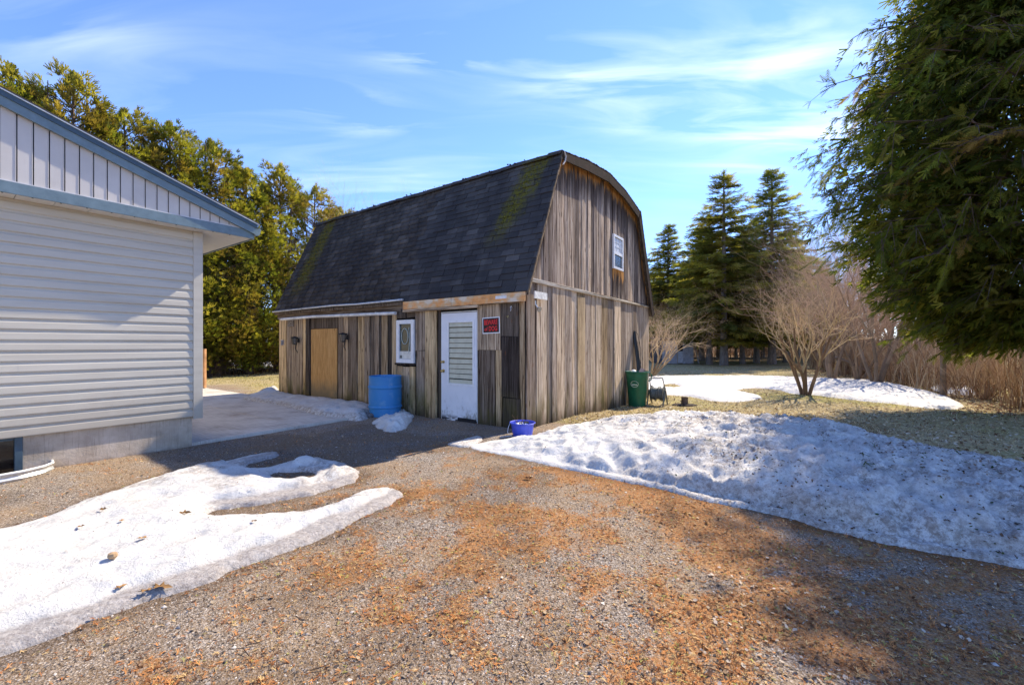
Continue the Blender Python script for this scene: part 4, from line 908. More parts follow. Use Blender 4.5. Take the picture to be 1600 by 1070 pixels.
b.add([(x, -.30, z) for x, z in gp]+[(x, 9.0, z) for x, z in gp], [(i, (i+1) % n, n+(i+1) % n, n+i) for i in range(n)]); b.add([(x, -.302, z) for x, z in gp[:6]], [(0,1,2,3,4,5)]); b.build('gutter', blue, house)

# ---------------------------------------------------------------- small things
bm_ = Mat('blue_plastic', .42, .4); v = bm_.coord('Object'); bm_.col(bm_.mix(bm_.rng(bm_.noise(v, 5, 7, .75), .50, .72, 0, .6), (.035,.21,.48), (.22,.38,.50))); bm_.bump(bm_.noise(v, 14, 3), .1, .01)
brl = thing('plastic_barrel', 'upright blue plastic drum standing before the barn wall', 'barrel', (-2.66, 8.88, -.01))
R_ = .335; MB().lathe([(0, 0), (R_*.86, 0), (R_*.94, .02), (R_*.95, .05), (R_*.96, .18), (R_*1.02, .195), (R_*1.02, .215), (R_*.975, .235), (R_*1.0, .40), (R_*.985, .58), (R_*1.03, .60), (R_*1.03, .63), (R_*.985, .65), (R_*.975, .77), (R_*.98, .80), (R_*.99, .835), (R_*.96, .842), (R_*.93, .835), (R_*.92, .80), (0, .795)], 48).build('body', bm_.m, brl, smooth=True)
for dx, dy in ((.18, .05), (-.17, -.04)): MB().lathe([(.045, 0), (.045, .02), (.03, .024), (0, .022)], 12).build('bung', bm_.m, brl, loc=(dx, dy, .797))
rk = plain('stone_grey', (.16,.15,.15), .9, var=.3)
st_ = thing('rock', 'dark stones and blocks wedged at the left foot of the blue barrel', 'rocks', (-2.98, 8.62, .03))
for i in range(5):
    r_ = random.uniform(.05, .085); MB().lathe([(0, -.6*r_), (r_*.8, -.4*r_), (r_, .1*r_), (r_*.6, .6*r_), (0, .75*r_)], 7, (0, 0, 0), 1.2, .8).build('stone', rk, st_, loc=(random.uniform(-.14, .12), random.uniform(-.07, .07), random.uniform(0, .05)), rot=(random.uniform(-.4, .4), random.uniform(-.4, .4), random.random()*3))
# blue bucket
bk = thing('bucket', 'small ribbed blue bucket of snow and dry plant stems at the barn corner', 'bucket', (.17, 6.86, -.01))
bb = plain('purple_blue_plastic', (.06,.09,.55), .4, var=.1)
b = MB(); n = 48; vs = []; prof = [(.150, 0), (.172, .12), (.185, .20), (.19, .215), (.205, .225), (.212, .235), (.205, .243), (.195, .238), (.186, .215), (.150, .02)]
for j, (r_, z) in enumerate(prof):
    for k in range(n):
        a = 2*math.pi*k/n; q = r_*(1-(.028 if (k % 3 == 0 and 1 <= j <= 2) or (k % 3 == 0 and j == 0) else 0)); vs.append((q*math.cos(a), q*math.sin(a), z))
b.add(vs, [(i*n+k, i*n+(k+1) % n, (i+1)*n+(k+1) % n, (i+1)*n+k) for i in range(len(prof)-1) for k in range(n)]); b.add([(.15*math.cos(t), .15*math.sin(t), .03) for t in np.linspace(0, 2*math.pi, 16, False)], [tuple(range(16))]); b.build('body', bb, bk, smooth=True)
b = MB()
for i in range(9):
    r_ = random.uniform(.035, .065); b.lathe([(0, -r_*.6), (r_, -.1*r_), (r_*.8, .5*r_), (0, .75*r_)], 8, (random.uniform(-.1, .1), random.uniform(-.1, .1), random.uniform(.16, .21)))
b.build('snow_fill', plain('bucket_snow', (.8,.8,.82), .6, bump=.4), bk, smooth=True)
b = MB(); 
for i in range(9): a = random.uniform(0, 6.3); r_ = random.uniform(.02, .1); x, y = r_*math.cos(a), r_*math.sin(a); b.tube([(x, y, .12), (x*1.3, y*1.3, .24), (x*1.3+random.uniform(-.12, .12), y*1.4+random.uniform(-.1, .1), random.uniform(.22, .36))], [.005, .004, .002], 4)
b.build('dry_stems', plain('stem_brown', (.12,.075,.045), .9), bk)
MB().tube([(-.205, .0, .225), (-.23, -.10, .17), (-.24, -.19, .11), (-.17, -.24, .07), (-.36, -.20, .045)], .004, 6).build('handle', white, bk)
box('scrap', plain('dark_scrap', (.03,.03,.035), .6), bk, (.02, -.05, .18), (.10, .02, .25))
# green bin
gb = thing('waste_bin', 'tall dark green plastic bin standing at the far end of the gable wall', 'bin', (3.26, 11.02, -.13), rad(35))
gm = plain('green_plastic', (.012,.115,.060), .38, var=.15)
def rsq(r, z, n=32, p=.55): 
    o_ = []
    for k in range(n):
        a = 2*math.pi*k/n; c_, s_ = math.cos(a), math.sin(a); q = (abs(c_)**(2/p*.62)+abs(s_)**(2/p*.62))**(-p/.62/2); o_.append((r*c_*q, r*.93*s_*q, z))
    return o_
vs = []; pr = [(.205, 0), (.215, .02), (.262, .70), (.275, .72), (.285, .86), (.30, .875), (.305, .90), (.295, .915), (.280, .90), (.262, .86), (.20, .1)]
for r_, z in pr: vs += rsq(r_, z)
n = 32; b = MB().add(vs, [(i*n+k, i*n+(k+1) % n, (i+1)*n+(k+1) % n, (i+1)*n+k) for i in range(len(pr)-1) for k in range(n)]+[tuple(range(n))]); b.build('body', gm, gb, smooth=True)
MB().add(rsq(.262, .84), [tuple(range(32))]).build('dark_fill', iron, gb)
cr_ = plain('cream_print', (.55,.62,.50), .6); camdir = math.atan2(-11.02, -3.26)-rad(35)
ang = camdir-rad(14); e = MB(); m4 = []
for t in np.linspace(0, 2*math.pi, 25):
    a = ang+.40*math.cos(t)*.9; z = .60+.075*math.sin(t); r_ = .264+(z-.70)*.069+.012; m4.append((r_*math.cos(a)*1.0, r_*math.sin(a)*.98, z))
e.tube(m4, .006, 4, False); m5 = []
for t in np.linspace(-1, 1, 17): a = ang+.25*t; z = .585+.018*math.sin(t*13); m5.append((.268*math.cos(a), .264*math.sin(a), z))
e.tube(m5, .007, 4); m6 = [(.262*math.cos(ang+.5*t), .258*math.sin(ang+.5*t), .49) for t in (-.6, 0, .6)]; e.build('emblem', cr_, gb)
MB().tube([(.29, -.16, .86), (.36, -.18, .82), (.34, -.17, .68), (.27, -.14, .66)], .016, 6).build('handle', gm, gb, smooth=True)
MB().lathe([(0, -.03), (.06, -.01), (.07, .03), (.03, .06), (0, .065)], 9).build('white_bag', plain('white_bag', (.75,.75,.74), .5), gb, loc=(-.14, .0, .90)); 
MB().box((-.09, -.05, 0), (.09, .05, .12)).build('carton', plain('faded_carton', (.5,.33,.27), .7), gb, loc=(.1, -.05, .86), rot=(.4, .3, .5))
# hose reel
hr = thing('hose_reel', 'grey garden hose reel frame with coiled hose beside the green bin', 'hose reel', (3.83, 11.15, -.14), rad(-32))
gr_ = plain('reel_grey', (.12,.12,.10), .5, .2); hz = plain('hose_grey', (.12,.125,.11), .5)
for sx_ in (-.2, .2):
    MB().tube([(sx_, -.28, 0), (sx_, -.05, .42), (sx_, .05, .42), (sx_, .28, 0)], .018, 8).build('side_frame', gr_, hr); MB().lathe([(.05, 0), (.21, .004), (.215, .014), (.05, .018)], 24).build('flange', gr_, hr, loc=(sx_*.8, 0, .33), rot=(0, rad(90), 0))
MB().tube([(-.2, -.28, .012), (.2, -.28, .012)], .014, 6).build('foot_bar', gr_, hr); MB().tube([(-.2, .28, .012), (.2, .28, .012)], .014, 6).build('foot_bar', gr_, hr)
MB().tube([(-.19, .1, .42), (-.22, .06, .72), (.12, .04, .74), (.19, .1, .42)], .014, 6).build('push_handle', gr_, hr)
hp = []
for i in range(150):
    a = i*.42; hp.append((-.13+.26*abs(((i/22.) % 2)-1), (.10+.0006*i)*math.cos(a), .33+(.10+.0006*i)*math.sin(a)))
MB().tube(hp, .013, 6).build('hose', hz, hr, smooth=True)
MB().tube([(.16, -.1, .3), (.22, -.28, .12), (.1, -.36, .02), (-.12, -.30, .015), (-.28, -.36, .015)], .012, 6).build('hose_end', hz, hr, smooth=True)
MB().lathe([(.0, -.155), (.15, -.155), (.16, -.1), (.15, 0), (.16, .1), (.15, .155), (0, .155)], 20).build('drum', hz, hr, loc=(0, 0, .33), rot=(0, rad(90), 0))
# black tubes leaning on the gable wall
lt = thing('pipe_bundle', 'black plastic tubes leaning upright on the gable wall behind the green bin', 'pipes', W3(5.42, -.1, -.13), ROT)
bp = plain('black_poly', (.022,.024,.026), .4)
for i in range(6): MB().tube([(-.14+i*.055, -.16+.02*(i % 2), 0), (-.10+i*.035, -.06, 1.1), (-.06+i*.02, .05, 1.98-.05*abs(i-2))], .028, 8).build('tube', bp, lt, smooth=True)
MB().tube([(0, .04, 1.98), (.2, .03, 1.9), (.42, .03, 1.5), (.45, .03, 1.05), (.2, .0, .95)], .007, 6).build('wire_loop', bp, lt, smooth=True)
# pipe stub
ps = thing('pipe_stub', 'short rusty pipe stub on a flat dark plate in the lawn', 'pipe stub', (4.55, 11.15, -.125))
rust = plain('rust_brown', (.13,.09,.065), .85, var=.3)
MB().lathe([(.0, 0), (.27, 0), (.29, .012), (.26, .03), (0, .032)], 20, sx=1.15, sy=.8).build('base_plate', plain('dark_plate', (.05,.04,.035), .9), ps); MB().lathe([(.085, .03), (.082, .2), (.095, .205), (.095, .22), (.07, .22), (.068, .1), (0, .1)], 16).build('pipe', rust, ps)
# posts
post_m = plain('post_wood', (.27,.20,.14), .9, var=.3, scale=4, bump=.5); oran = plain('new_post_wood', (.50,.27,.13), .8, var=.2, scale=4)
p = thing('wooden_post', 'orange brown square wooden post just past the house corner', 'post', (-10.12, 13.9, 0)); box('post', oran, p, (-.05, -.05, 0), (.05, .05, 1.33), bevel=.006); MB().lathe([(0, -.03), (.05, -.02), (.05, .02), (0, .03)], 8).build('dark_bracket', iron, p, loc=(.03, -.06, .03))
def rough_post(label, x, y, h, r, lx, ly, cat='post', nm='fence_post', grp=None):
    t = thing(nm, label, cat, (x, y, float(gz(x, y))-.05), random.random()*3, grp); t.rotation_euler = (0, 0, 0)
    MB().tube([(0, 0, 0), (lx*.3, ly*.3, h*.3), (lx*.68+.02, ly*.7, h*.7), (lx, ly, h)], [r*1.15, r, r*.95, r*.8], 9).build('post', post_m, t, smooth=True)
x, y = G(1474, 618, -.12); rough_post('upright grey wooden fence post among the dry brush at the right', x, y, 1.36, .075, -.03, 0)
x, y = G(1408, 594, -.12); rough_post('thin leaning fence post left of the upright one, tilted to the left', x, y, 1.75, .085, -.55, .1)
x, y = G(1446, 590, -.12); rough_post('split pale leaning post tilted far to the left over the brush', x, y, 1.9, .10, -1.0, .2)
x, y = G(1375, 588, -.12); rough_post('fallen pale log propped low across the brush', x, y, 1.0, .09, -1.9, .4, 'log', 'fallen_log')
# shed
sd = thing('garden_shed', 'small grey board shed with pale door far behind the left bare tree', 'shed', (13.3, 34.0, -.1), rad(4))
gs = plain('grey_shed_board', (.42,.44,.48), .85, var=.2, scale=3); MB().box((-1.25, 0, .0), (1.25, 2.4, 1.85)).build('shed_core', plain('shed_inner', (.06,.06,.065), .9), sd)
for i in range(12):
    if i not in (6, 7): box('board', gs, sd, (-1.25+i*.21, -.03, 0), (-1.25+i*.21+.20, -.002, 1.85))
box('door', plain('pale_shed_door', (.50,.54,.60), .6), sd, (.02, -.05, .05), (.42, -.004, 1.0)); box('window_pane', iron, sd, (.02, -.045, 1.06), (.42, -.004, 1.72)); box('corner_post', plain('shed_trim', (.42,.37,.30), .8), sd, (-.06, -.06, 0), (.0, -.004, 1.85)); box('corner_post', plain('shed_trim', (.42,.37,.30), .8), sd, (1.26, -.04, 0), (1.34, .1, 1.85))
MB().hexa([(-1.5, -.3, 1.86), (1.5, -.3, 1.86), (1.5, 2.6, 2.1), (-1.5, 2.6, 2.1), (-1.5, -.3, 1.95), (1.5, -.3, 1.95), (1.5, 2.6, 2.19), (-1.5, 2.6, 2.19)]).build('roof', SHM, sd)
x, y = G(1092, 568, -.12); pl = thing('pale_pole', 'thin pale leaning pole beside the far garden shed', 'pole', (x, y, -.15)); MB().tube([(0, 0, 0), (-.25, 0, 1.1), (-.36, 0, 2.2)], [.07, .05, .045], 8).build('pole', plain('pale_pole_paint', (.50,.46,.42), .7), pl)
# leaves, cones on the left snow
leafm = plain('brown_leaf', (.30,.17,.07), .85, var=.3); conem = plain('tan_cone', (.42,.28,.16), .85)
def oak_leaf(sz):
    b = MB(); n = 14; pts = []
    for k in range(n):
        a = 2*math.pi*k/n; r_ = sz*(.5+.5*(k % 2))*(1.2 if k in (6, 7, 8) else .9); pts.append((r_*math.cos(a), r_*.7*math.sin(a), .012+.25*sz*(k % 3-.6)*.5))
    b.add([(0, 0, .01)]+pts, [(0, 1+k, 1+(k+1) % n) for k in range(n)]); return b
spots = [(273,793,.075,'crumpled tan leaf ball on the middle of the snow patch'),(285,704+89,.0,None)]
for px, py, s_, lb in ((162,797,.055,'dark brown leaf on the snow, farthest left'),(190,812,.035,'small dark leaf flake low on the snow'),(189,808,0,None),(158,796,0,None),(287,793,.08,'large pale brown leaf near the dirty trough of the snow'),(127,819,.05,'small brown leaf at the left of the snow patch'),(250,902,.085,'ragged orange oak leaf near the lower edge of the snow'),(228,909,.05,'thin tan leaf beside the ragged orange one'),(186,906,.045,'small upright tan leaf alone on open snow'),(396,872,.05,'orange brown leaf frozen on the grey ice rim'),(472,835,.06,'bright orange leaf scrap on the snow edge'),(397,812,.04,'dark scrap on the right of the snow patch'),(223,839,.05,'thin brown leaf right of centre on the snow')):
    if s_ == 0: continue
    x, y = G(px, py, .1); zz, d = sample(S_LEFT, np.array([x]), np.array([y])); o = oak_leaf(s_*.75).build('leaf', leafm, None); o.location = (x, y, float(zz[0])+.006); o.rotation_euler = (random.uniform(-.2, .2), random.uniform(-.2, .2), random.random()*6); tag(o, lb, 'leaf', 'dead leaves on the snow patch')
x, y = G(176, 868, .1); zz, d = sample(S_LEFT, np.array([x]), np.array([y])); o = MB().lathe([(0, -.02), (.018, -.014), (.026, .0), (.021, .018), (.0, .027)], 9, sx=1.15).build('pine_cone', conem, smooth=True); o.location = (x, y, float(zz[0])+.02); tag(o, 'round tan cone resting on the open snow patch', 'cone')
x, y = G(826, 750); o = oak_leaf(.055).build('leaf', plain('dark_leaf', (.09,.04,.02), .9)); o.location = (x, y, .015); tag(o, 'dark curled leaf on the gravel just below the snow bank', 'leaf')
for px, py, lb, sg_ in ((960,722,'dark green moss clump half way up the front of the snow bank',.05),(1183,775,'green cedar sprig lying on the ice rim of the snow bank',.05),(1530,770,'green cedar sprig on the right part of the snow bank',.07)):
    pass
# ---------------------------------------------------------------- TREES
def bark(name, c0, c1):
    m = Mat(name, .92, .05); v = m.coord('Object'); n = m.noise(m.mapv(v, (9, 9, 2.2)), 1, 6, .7); m.col(m.ramp(n, (.3, c0), (.7, c1))); m.bump(n, .8, .03); return m.m
BK_G = bark('spruce_bark', (.10,.085,.075), (.27,.24,.21)); BK_C = bark('cedar_bark', (.07,.05,.038), (.19,.14,.105))
NEED = tinted('spruce_needles', .7, .62, var=.35, scale=1.6, tcol=(1.1,1.15,.5)); CEDL = tinted('cedar_foliage', .65, .55, var=.3, scale=1.3, tcol=(1.2,1.2,.45)); NCED = tinted('near_cedar_foliage', .6, .58, var=.4, scale=2.2, tcol=(1.15,1.2,.5))
TWIG = tinted('bare_twigs', .85, 0, var=.2, scale=3)
def mk_tree(nm, label, cat, x, y, meshes, rz=0, sc=1, grp=None):
    t = thing(nm, label, cat, (x, y, float(gz(x, y))-.08), rz, grp); t.scale = (sc, sc, sc) if nm != 'spruce_tree' else (sc*1.25, sc*1.25, sc)
    for n_, me in meshes: obj(n_, me, None, t)
    return t
def withm(me, m): me.materials.append(m); return me
def spruce_meshes(H, R, zc, seed, cols, dens=1.0, lean=.0):
    r = np.random.default_rng(seed); segs = []; T = []; D = []; S = []; K = []
    z = 0; nseg = 9
    for i in range(nseg):
        a, b_ = H*i/nseg, H*(i+1)/nseg; segs.append([0, 0, a, 0, 0, b_, .19*(H/14)*(1-a/H)**.8+.02+(.05 if i == 0 else 0), .19*(H/14)*(1-b_/H)**.8+.015])
    br = []; z = zc
    while z < H-.2:
        t = (z-zc)/(H-zc); nb = 6 if t < .8 else 4; L0 = R*((1-t)**.72)*(1 if t > .12 else .72+.28*t/.12)+.12; a0 = r.random()*6.28
        for k in range(nb):
            if r.random() < .14: continue
            a = a0+k*6.283/nb+r.normal()*.2; L = L0*r.uniform(.62, 1.22); up = .38*t+.0-.10*(1-t); zz = z+r.normal()*.1; p = np.array([0, 0, zz]); ns = max(3, int(L/.28)); col = cols[r.integers(len(cols))]*r.uniform(.7, 1.2)
            for j in range(ns):
                u = (j+1)/ns; q = np.array([math.cos(a)*L*u, math.sin(a)*L*u, zz+L*(up*u-.34*u*u+.16*u**4)]); rr = .035*(1-u)*(L/2)+.008; br.append([*p, *q, rr+.006, rr])
                nsp = int(dens*(5 if u > .3 else 2))+ (r.random() < dens*.5)
                dv = (q-p)/np.linalg.norm(q-p)
                for s in range(nsp):
                    w = r.normal(size=3)*np.array([.6, .6, .35]); side = np.array([-dv[1], dv[0], 0])*r.choice([-1, 1])*r.uniform(.3, 1); T.append(p+(q-p)*r.random()+r.normal(size=3)*.05); D.append(dv*.7+side+w*.4+np.array([0, 0, -.32 if t < .75 else .1])); S.append(r.uniform(.34, .60)*(.8+.35*(1-t))); K.append(col*r.uniform(.75, 1.25)*(1.0+.15*u))
            	
                p = q
        z += r.uniform(.22, .34)*(H/13)
    for s in range(30): T.append(np.array([0, 0, H-r.random()*.7])); D.append(np.array([r.normal()*.5, r.normal()*.5, .8])); S.append(.35); K.append(cols[0])
    # dead lower stubs
    for i in range(16): a = r.random()*6.28; zz = r.uniform(.25*zc, zc); L = r.uniform(.3, 1.2); segs.append([0, 0, zz, math.cos(a)*L, math.sin(a)*L, zz-.1*L+r.normal()*.06, .02, .006])
    V, Fm = tubes(np.array(segs), 9); tr = withm(mesh_np('trunk', V, Fm, smooth=True), BK_G)
    V1, F1 = tubes(np.array(br), 3)
    bV = [(-.05,0,0),(.05,0,0),(.02,1,.0),(-.02,1,0),(0,.15,0),(.07,.12,0),(.30,.52,-.05),(.24,.56,-.05),(0,.3,0),(-.07,.28,0),(-.32,.66,-.05),(-.26,.70,-.05),(0,.45,.02),(.06,.42,.02),(.18,.85,.03),(.12,.88,.03)]
    bF = [(0,1,2,3),(4,5,6,7),(8,9,10,11),(12,13,14,15)]
    T = np.array(T); D = np.array(D); V, Fm = inst(bV, bF, frames(D, r.uniform(-1.4, 1.4, len(T))), T, np.array(S))
    K = np.clip(np.array(K), 0, 1); col = np.concatenate([np.tile([.10,.075,.055], (len(V1), 1)), np.repeat(K, len(bV), 0)])
    cr = withm(mesh_np('crown', np.concatenate([V1, V]), np.concatenate([F1, Fm+len(V1)]), col), NEED)
    return [('trunk', tr), ('crown', cr)]
g1 = [np.array(c) for c in ([.19,.185,.04], [.27,.24,.05], [.34,.285,.07], [.12,.13,.035])]
g2 = [np.array(c) for c in ([.16,.175,.04], [.22,.22,.05], [.15,.155,.04], [.29,.26,.07])]
SA = spruce_meshes(14.4, 3.2, 3.0, 1, g1, 1.25); SB = spruce_meshes(15.4, 3.5, 3.6, 2, g2, 1.2); SC_ = spruce_meshes(12.0, 3.1, 2.5, 3, g1, 1.3); SD = spruce_meshes(10.5, 3.1, 2.3, 4, g2, 1.1)
SG = 'spruces beyond the lawn'
def spr(px, d, ms, lab, sc=1, rz=0): mk_tree('spruce_tree', lab, 'tree', (px-800)/F*d, d, ms, rz, sc, SG)
spr(1131, 31.5, SA, 'tall spruce with a bare grey trunk foot, second peak from the left'); spr(1206, 33.5, SB, 'tallest spruce, rightmost of the two high peaks, thick pale trunk', 1.0)
spr(1044, 41.5, SC_, 'shorter pointed spruce nearest the barn roof edge', 1.1); spr(1096, 41, SC_, 'spruce standing behind the left side of the tall grey trunked one', 1.08, 2)
spr(1160, 40, SA, 'spruce filling the gap behind between the two high peaks', .86, 1); spr(1182, 36, SB, 'slender trunked spruce close left of the tallest one', .80, 3); spr(1108, 33.5, SC_, 'broad spruce pressed against the left flank of the grey trunked one', .98, 5); spr(1160, 34, SD, 'short bushy spruce low between the two high peaks', .95, 5); spr(1228, 37, SC_, 'spruce close right behind the tallest one', .95, 2.6); spr(1056, 45, SD, 'short bushy spruce left of the grey trunked one', .85, 1); spr(1285, 47, SA, 'slim spruce tip farthest right behind the bare trees', .72, 3); spr(1246, 42, SC_, 'low spruce at the right shoulder of the tallest one', 1.0, 4)
for i, (px, d, sc) in enumerate(((1005, 46, .95), (1030, 50, 1.0), (1072, 49, 1.05), (1122, 51, 1.0), (1150, 47, .8), (1192, 50, 1.0), (1232, 52, .9), (1275, 50, .75), (1315, 54, .6))):
    mk_tree('spruce_tree', 'dark low branched spruce in the shaded row behind the tall spruces', 'tree', (px-800)/F*d, d, SD, i*1.3, sc, 'dark background spruces')
# cedar hedge trees
def hedge_meshes(H, R, seed, cols, n=10500):
    r = np.random.default_rng(seed); T = []; D = []; S = []; K = []; nc = 250; segs = []
    stems = [(0, 0)]+[(r.normal()*.35, r.normal()*.35) for _ in range(2)]
    for sx_, sy_ in stems:
        h_ = H*r.uniform(.75, 1) if sx_ else H; ns = 7; p = np.array([sx_*.6, sy_*.6, 0])
        for i in range(ns): q = np.array([sx_*(.6+i/ns)+r.normal()*.05, sy_*(.6+i/ns)+r.normal()*.05, h_*(i+1)/ns]); segs.append([*p, *q, .15*(1-i/ns)+.02, .15*(1-(i+1)/ns)+.012]); p = q
    def rad_at(t): return R*(np.minimum(1, .62+t*2.2)*(1-np.maximum(0, t-.25)/.78)**.55)
    for c in range(nc):
        t = r.random()**1.15*.97; a = r.random()*6.283; rr = rad_at(t)*r.uniform(.55, 1.08); ctr = np.array([math.cos(a)*rr, math.sin(a)*rr, .75+t*(H-.9)]); cs = r.uniform(.32, .62)*(1-.35*t); col = cols[r.integers(len(cols))]*r.uniform(.75, 1.2)
        segs.append([0, 0, max(.3, ctr[2]-.5), *ctr, .025, .008])
        for s in range(int(n/nc)):
            w = r.normal(size=3); w /= np.linalg.norm(w); out = np.array([math.cos(a), math.sin(a), 0]); w = w+out*.5; w[2] *= 1.25
            T.append(ctr+w*cs*r.uniform(.35, 1)); D.append(out*.55+w*.45+np.array([0, 0, .65])+r.normal(size=3)*.2); S.append(r.uniform(.11, .22)); K.append(col*r.uniform(.7, 1.3))
    for s in range(120): a = r.random()*6.28; t = r.random(); T.append(np.array([math.cos(a)*.4*(1-t), math.sin(a)*.4*(1-t), H-.9+t*.8])); D.append(np.array([r.normal()*.35, r.normal()*.35, 1])); S.append(.2); K.append(cols[0])
    for i in range(26): a = r.random()*6.28; zz = r.uniform(.3, 2.2); L = r.uniform(.3, 1.1); segs.append([0, 0, zz, math.cos(a)*L, math.sin(a)*L, zz+r.normal()*.2, .014, .005])
    V, Fm = tubes(np.array(segs), 6); tr = withm(mesh_np('trunk', V, Fm, smooth=True), BK_C)
    bV = [(-.10,0,0),(.10,0,0),(.05,1,0),(-.05,1,0),(0,.1,0),(.10,.05,.04),(.42,.70,.05),(.30,.78,.0),(0,.15,0),(-.10,.1,-.04),(-.42,.80,-.05),(-.30,.88,0)]; bF = [(0,1,2,3),(4,5,6,7),(8,9,10,11)]
    T = np.array(T); V, Fm = inst(bV, bF, frames(np.array(D), r.uniform(0, 6.28, len(T))), T, np.array(S)*1.15)
    cr = withm(mesh_np('crown', V, Fm, np.repeat(np.clip(np.array(K), 0, 1), 12, 0)), CEDL)
    return [('trunk', tr), ('crown', cr)]
hc = [np.array(c) for c in ([.26,.245,.045], [.20,.20,.036], [.14,.16,.032], [.32,.28,.065], [.24,.18,.05])]
HM = [hedge_meshes(11.6, 2.45, 11, hc), hedge_meshes(10.2, 2.3, 12, hc), hedge_meshes(9.6, 2.2, 13, hc)]
HL = ['first cedar at the far left edge above the house roof', 'cedar second from the left above the house roof', 'tallest cedar, above the middle of the house rake', 'cedar just right of the tallest hedge peak', 'cedar with a rounded peak halfway down the rake line', 'cedar directly above the house eave tip', 'darker cedar between the eave tip and the barn', 'cedar with its own high peak left of the barn roof', 'narrow cedar touching the barn roof end', 'small farthest cedar showing above the barn roof']
for i, (px, ty, d) in enumerate(((-45,95,13.6),(18,98,14.6),(115,110,15.6),(195,168,16.9),(265,188,18.2),(328,215,19.5),(385,262,21),(438,255,22.6),(492,290,25.2),(532,322,28.5))):
    H = (537-ty)/F*d+1.5; j = 0 if H > 10.6 else 1 if H > 9.9 else 2; base = [11.6, 10.2, 9.6][j]
    t = mk_tree('cedar_tree', HL[i], 'tree', (px-800)/F*d, d, HM[j], i*1.1, H/base, 'tall cedars in the hedge row')
for i, (px, d, sc) in enumerate(((300, 22.5, .8), (352, 23.5, .85), (405, 25.5, .85))): mk_tree('cedar_tree', ('leftmost', 'middle', 'rightmost')[i]+' dark cedar of the second row behind the hedge', 'tree', (px-800)/F*d, d, HM[i], i*2.1, sc, 'second row cedars')
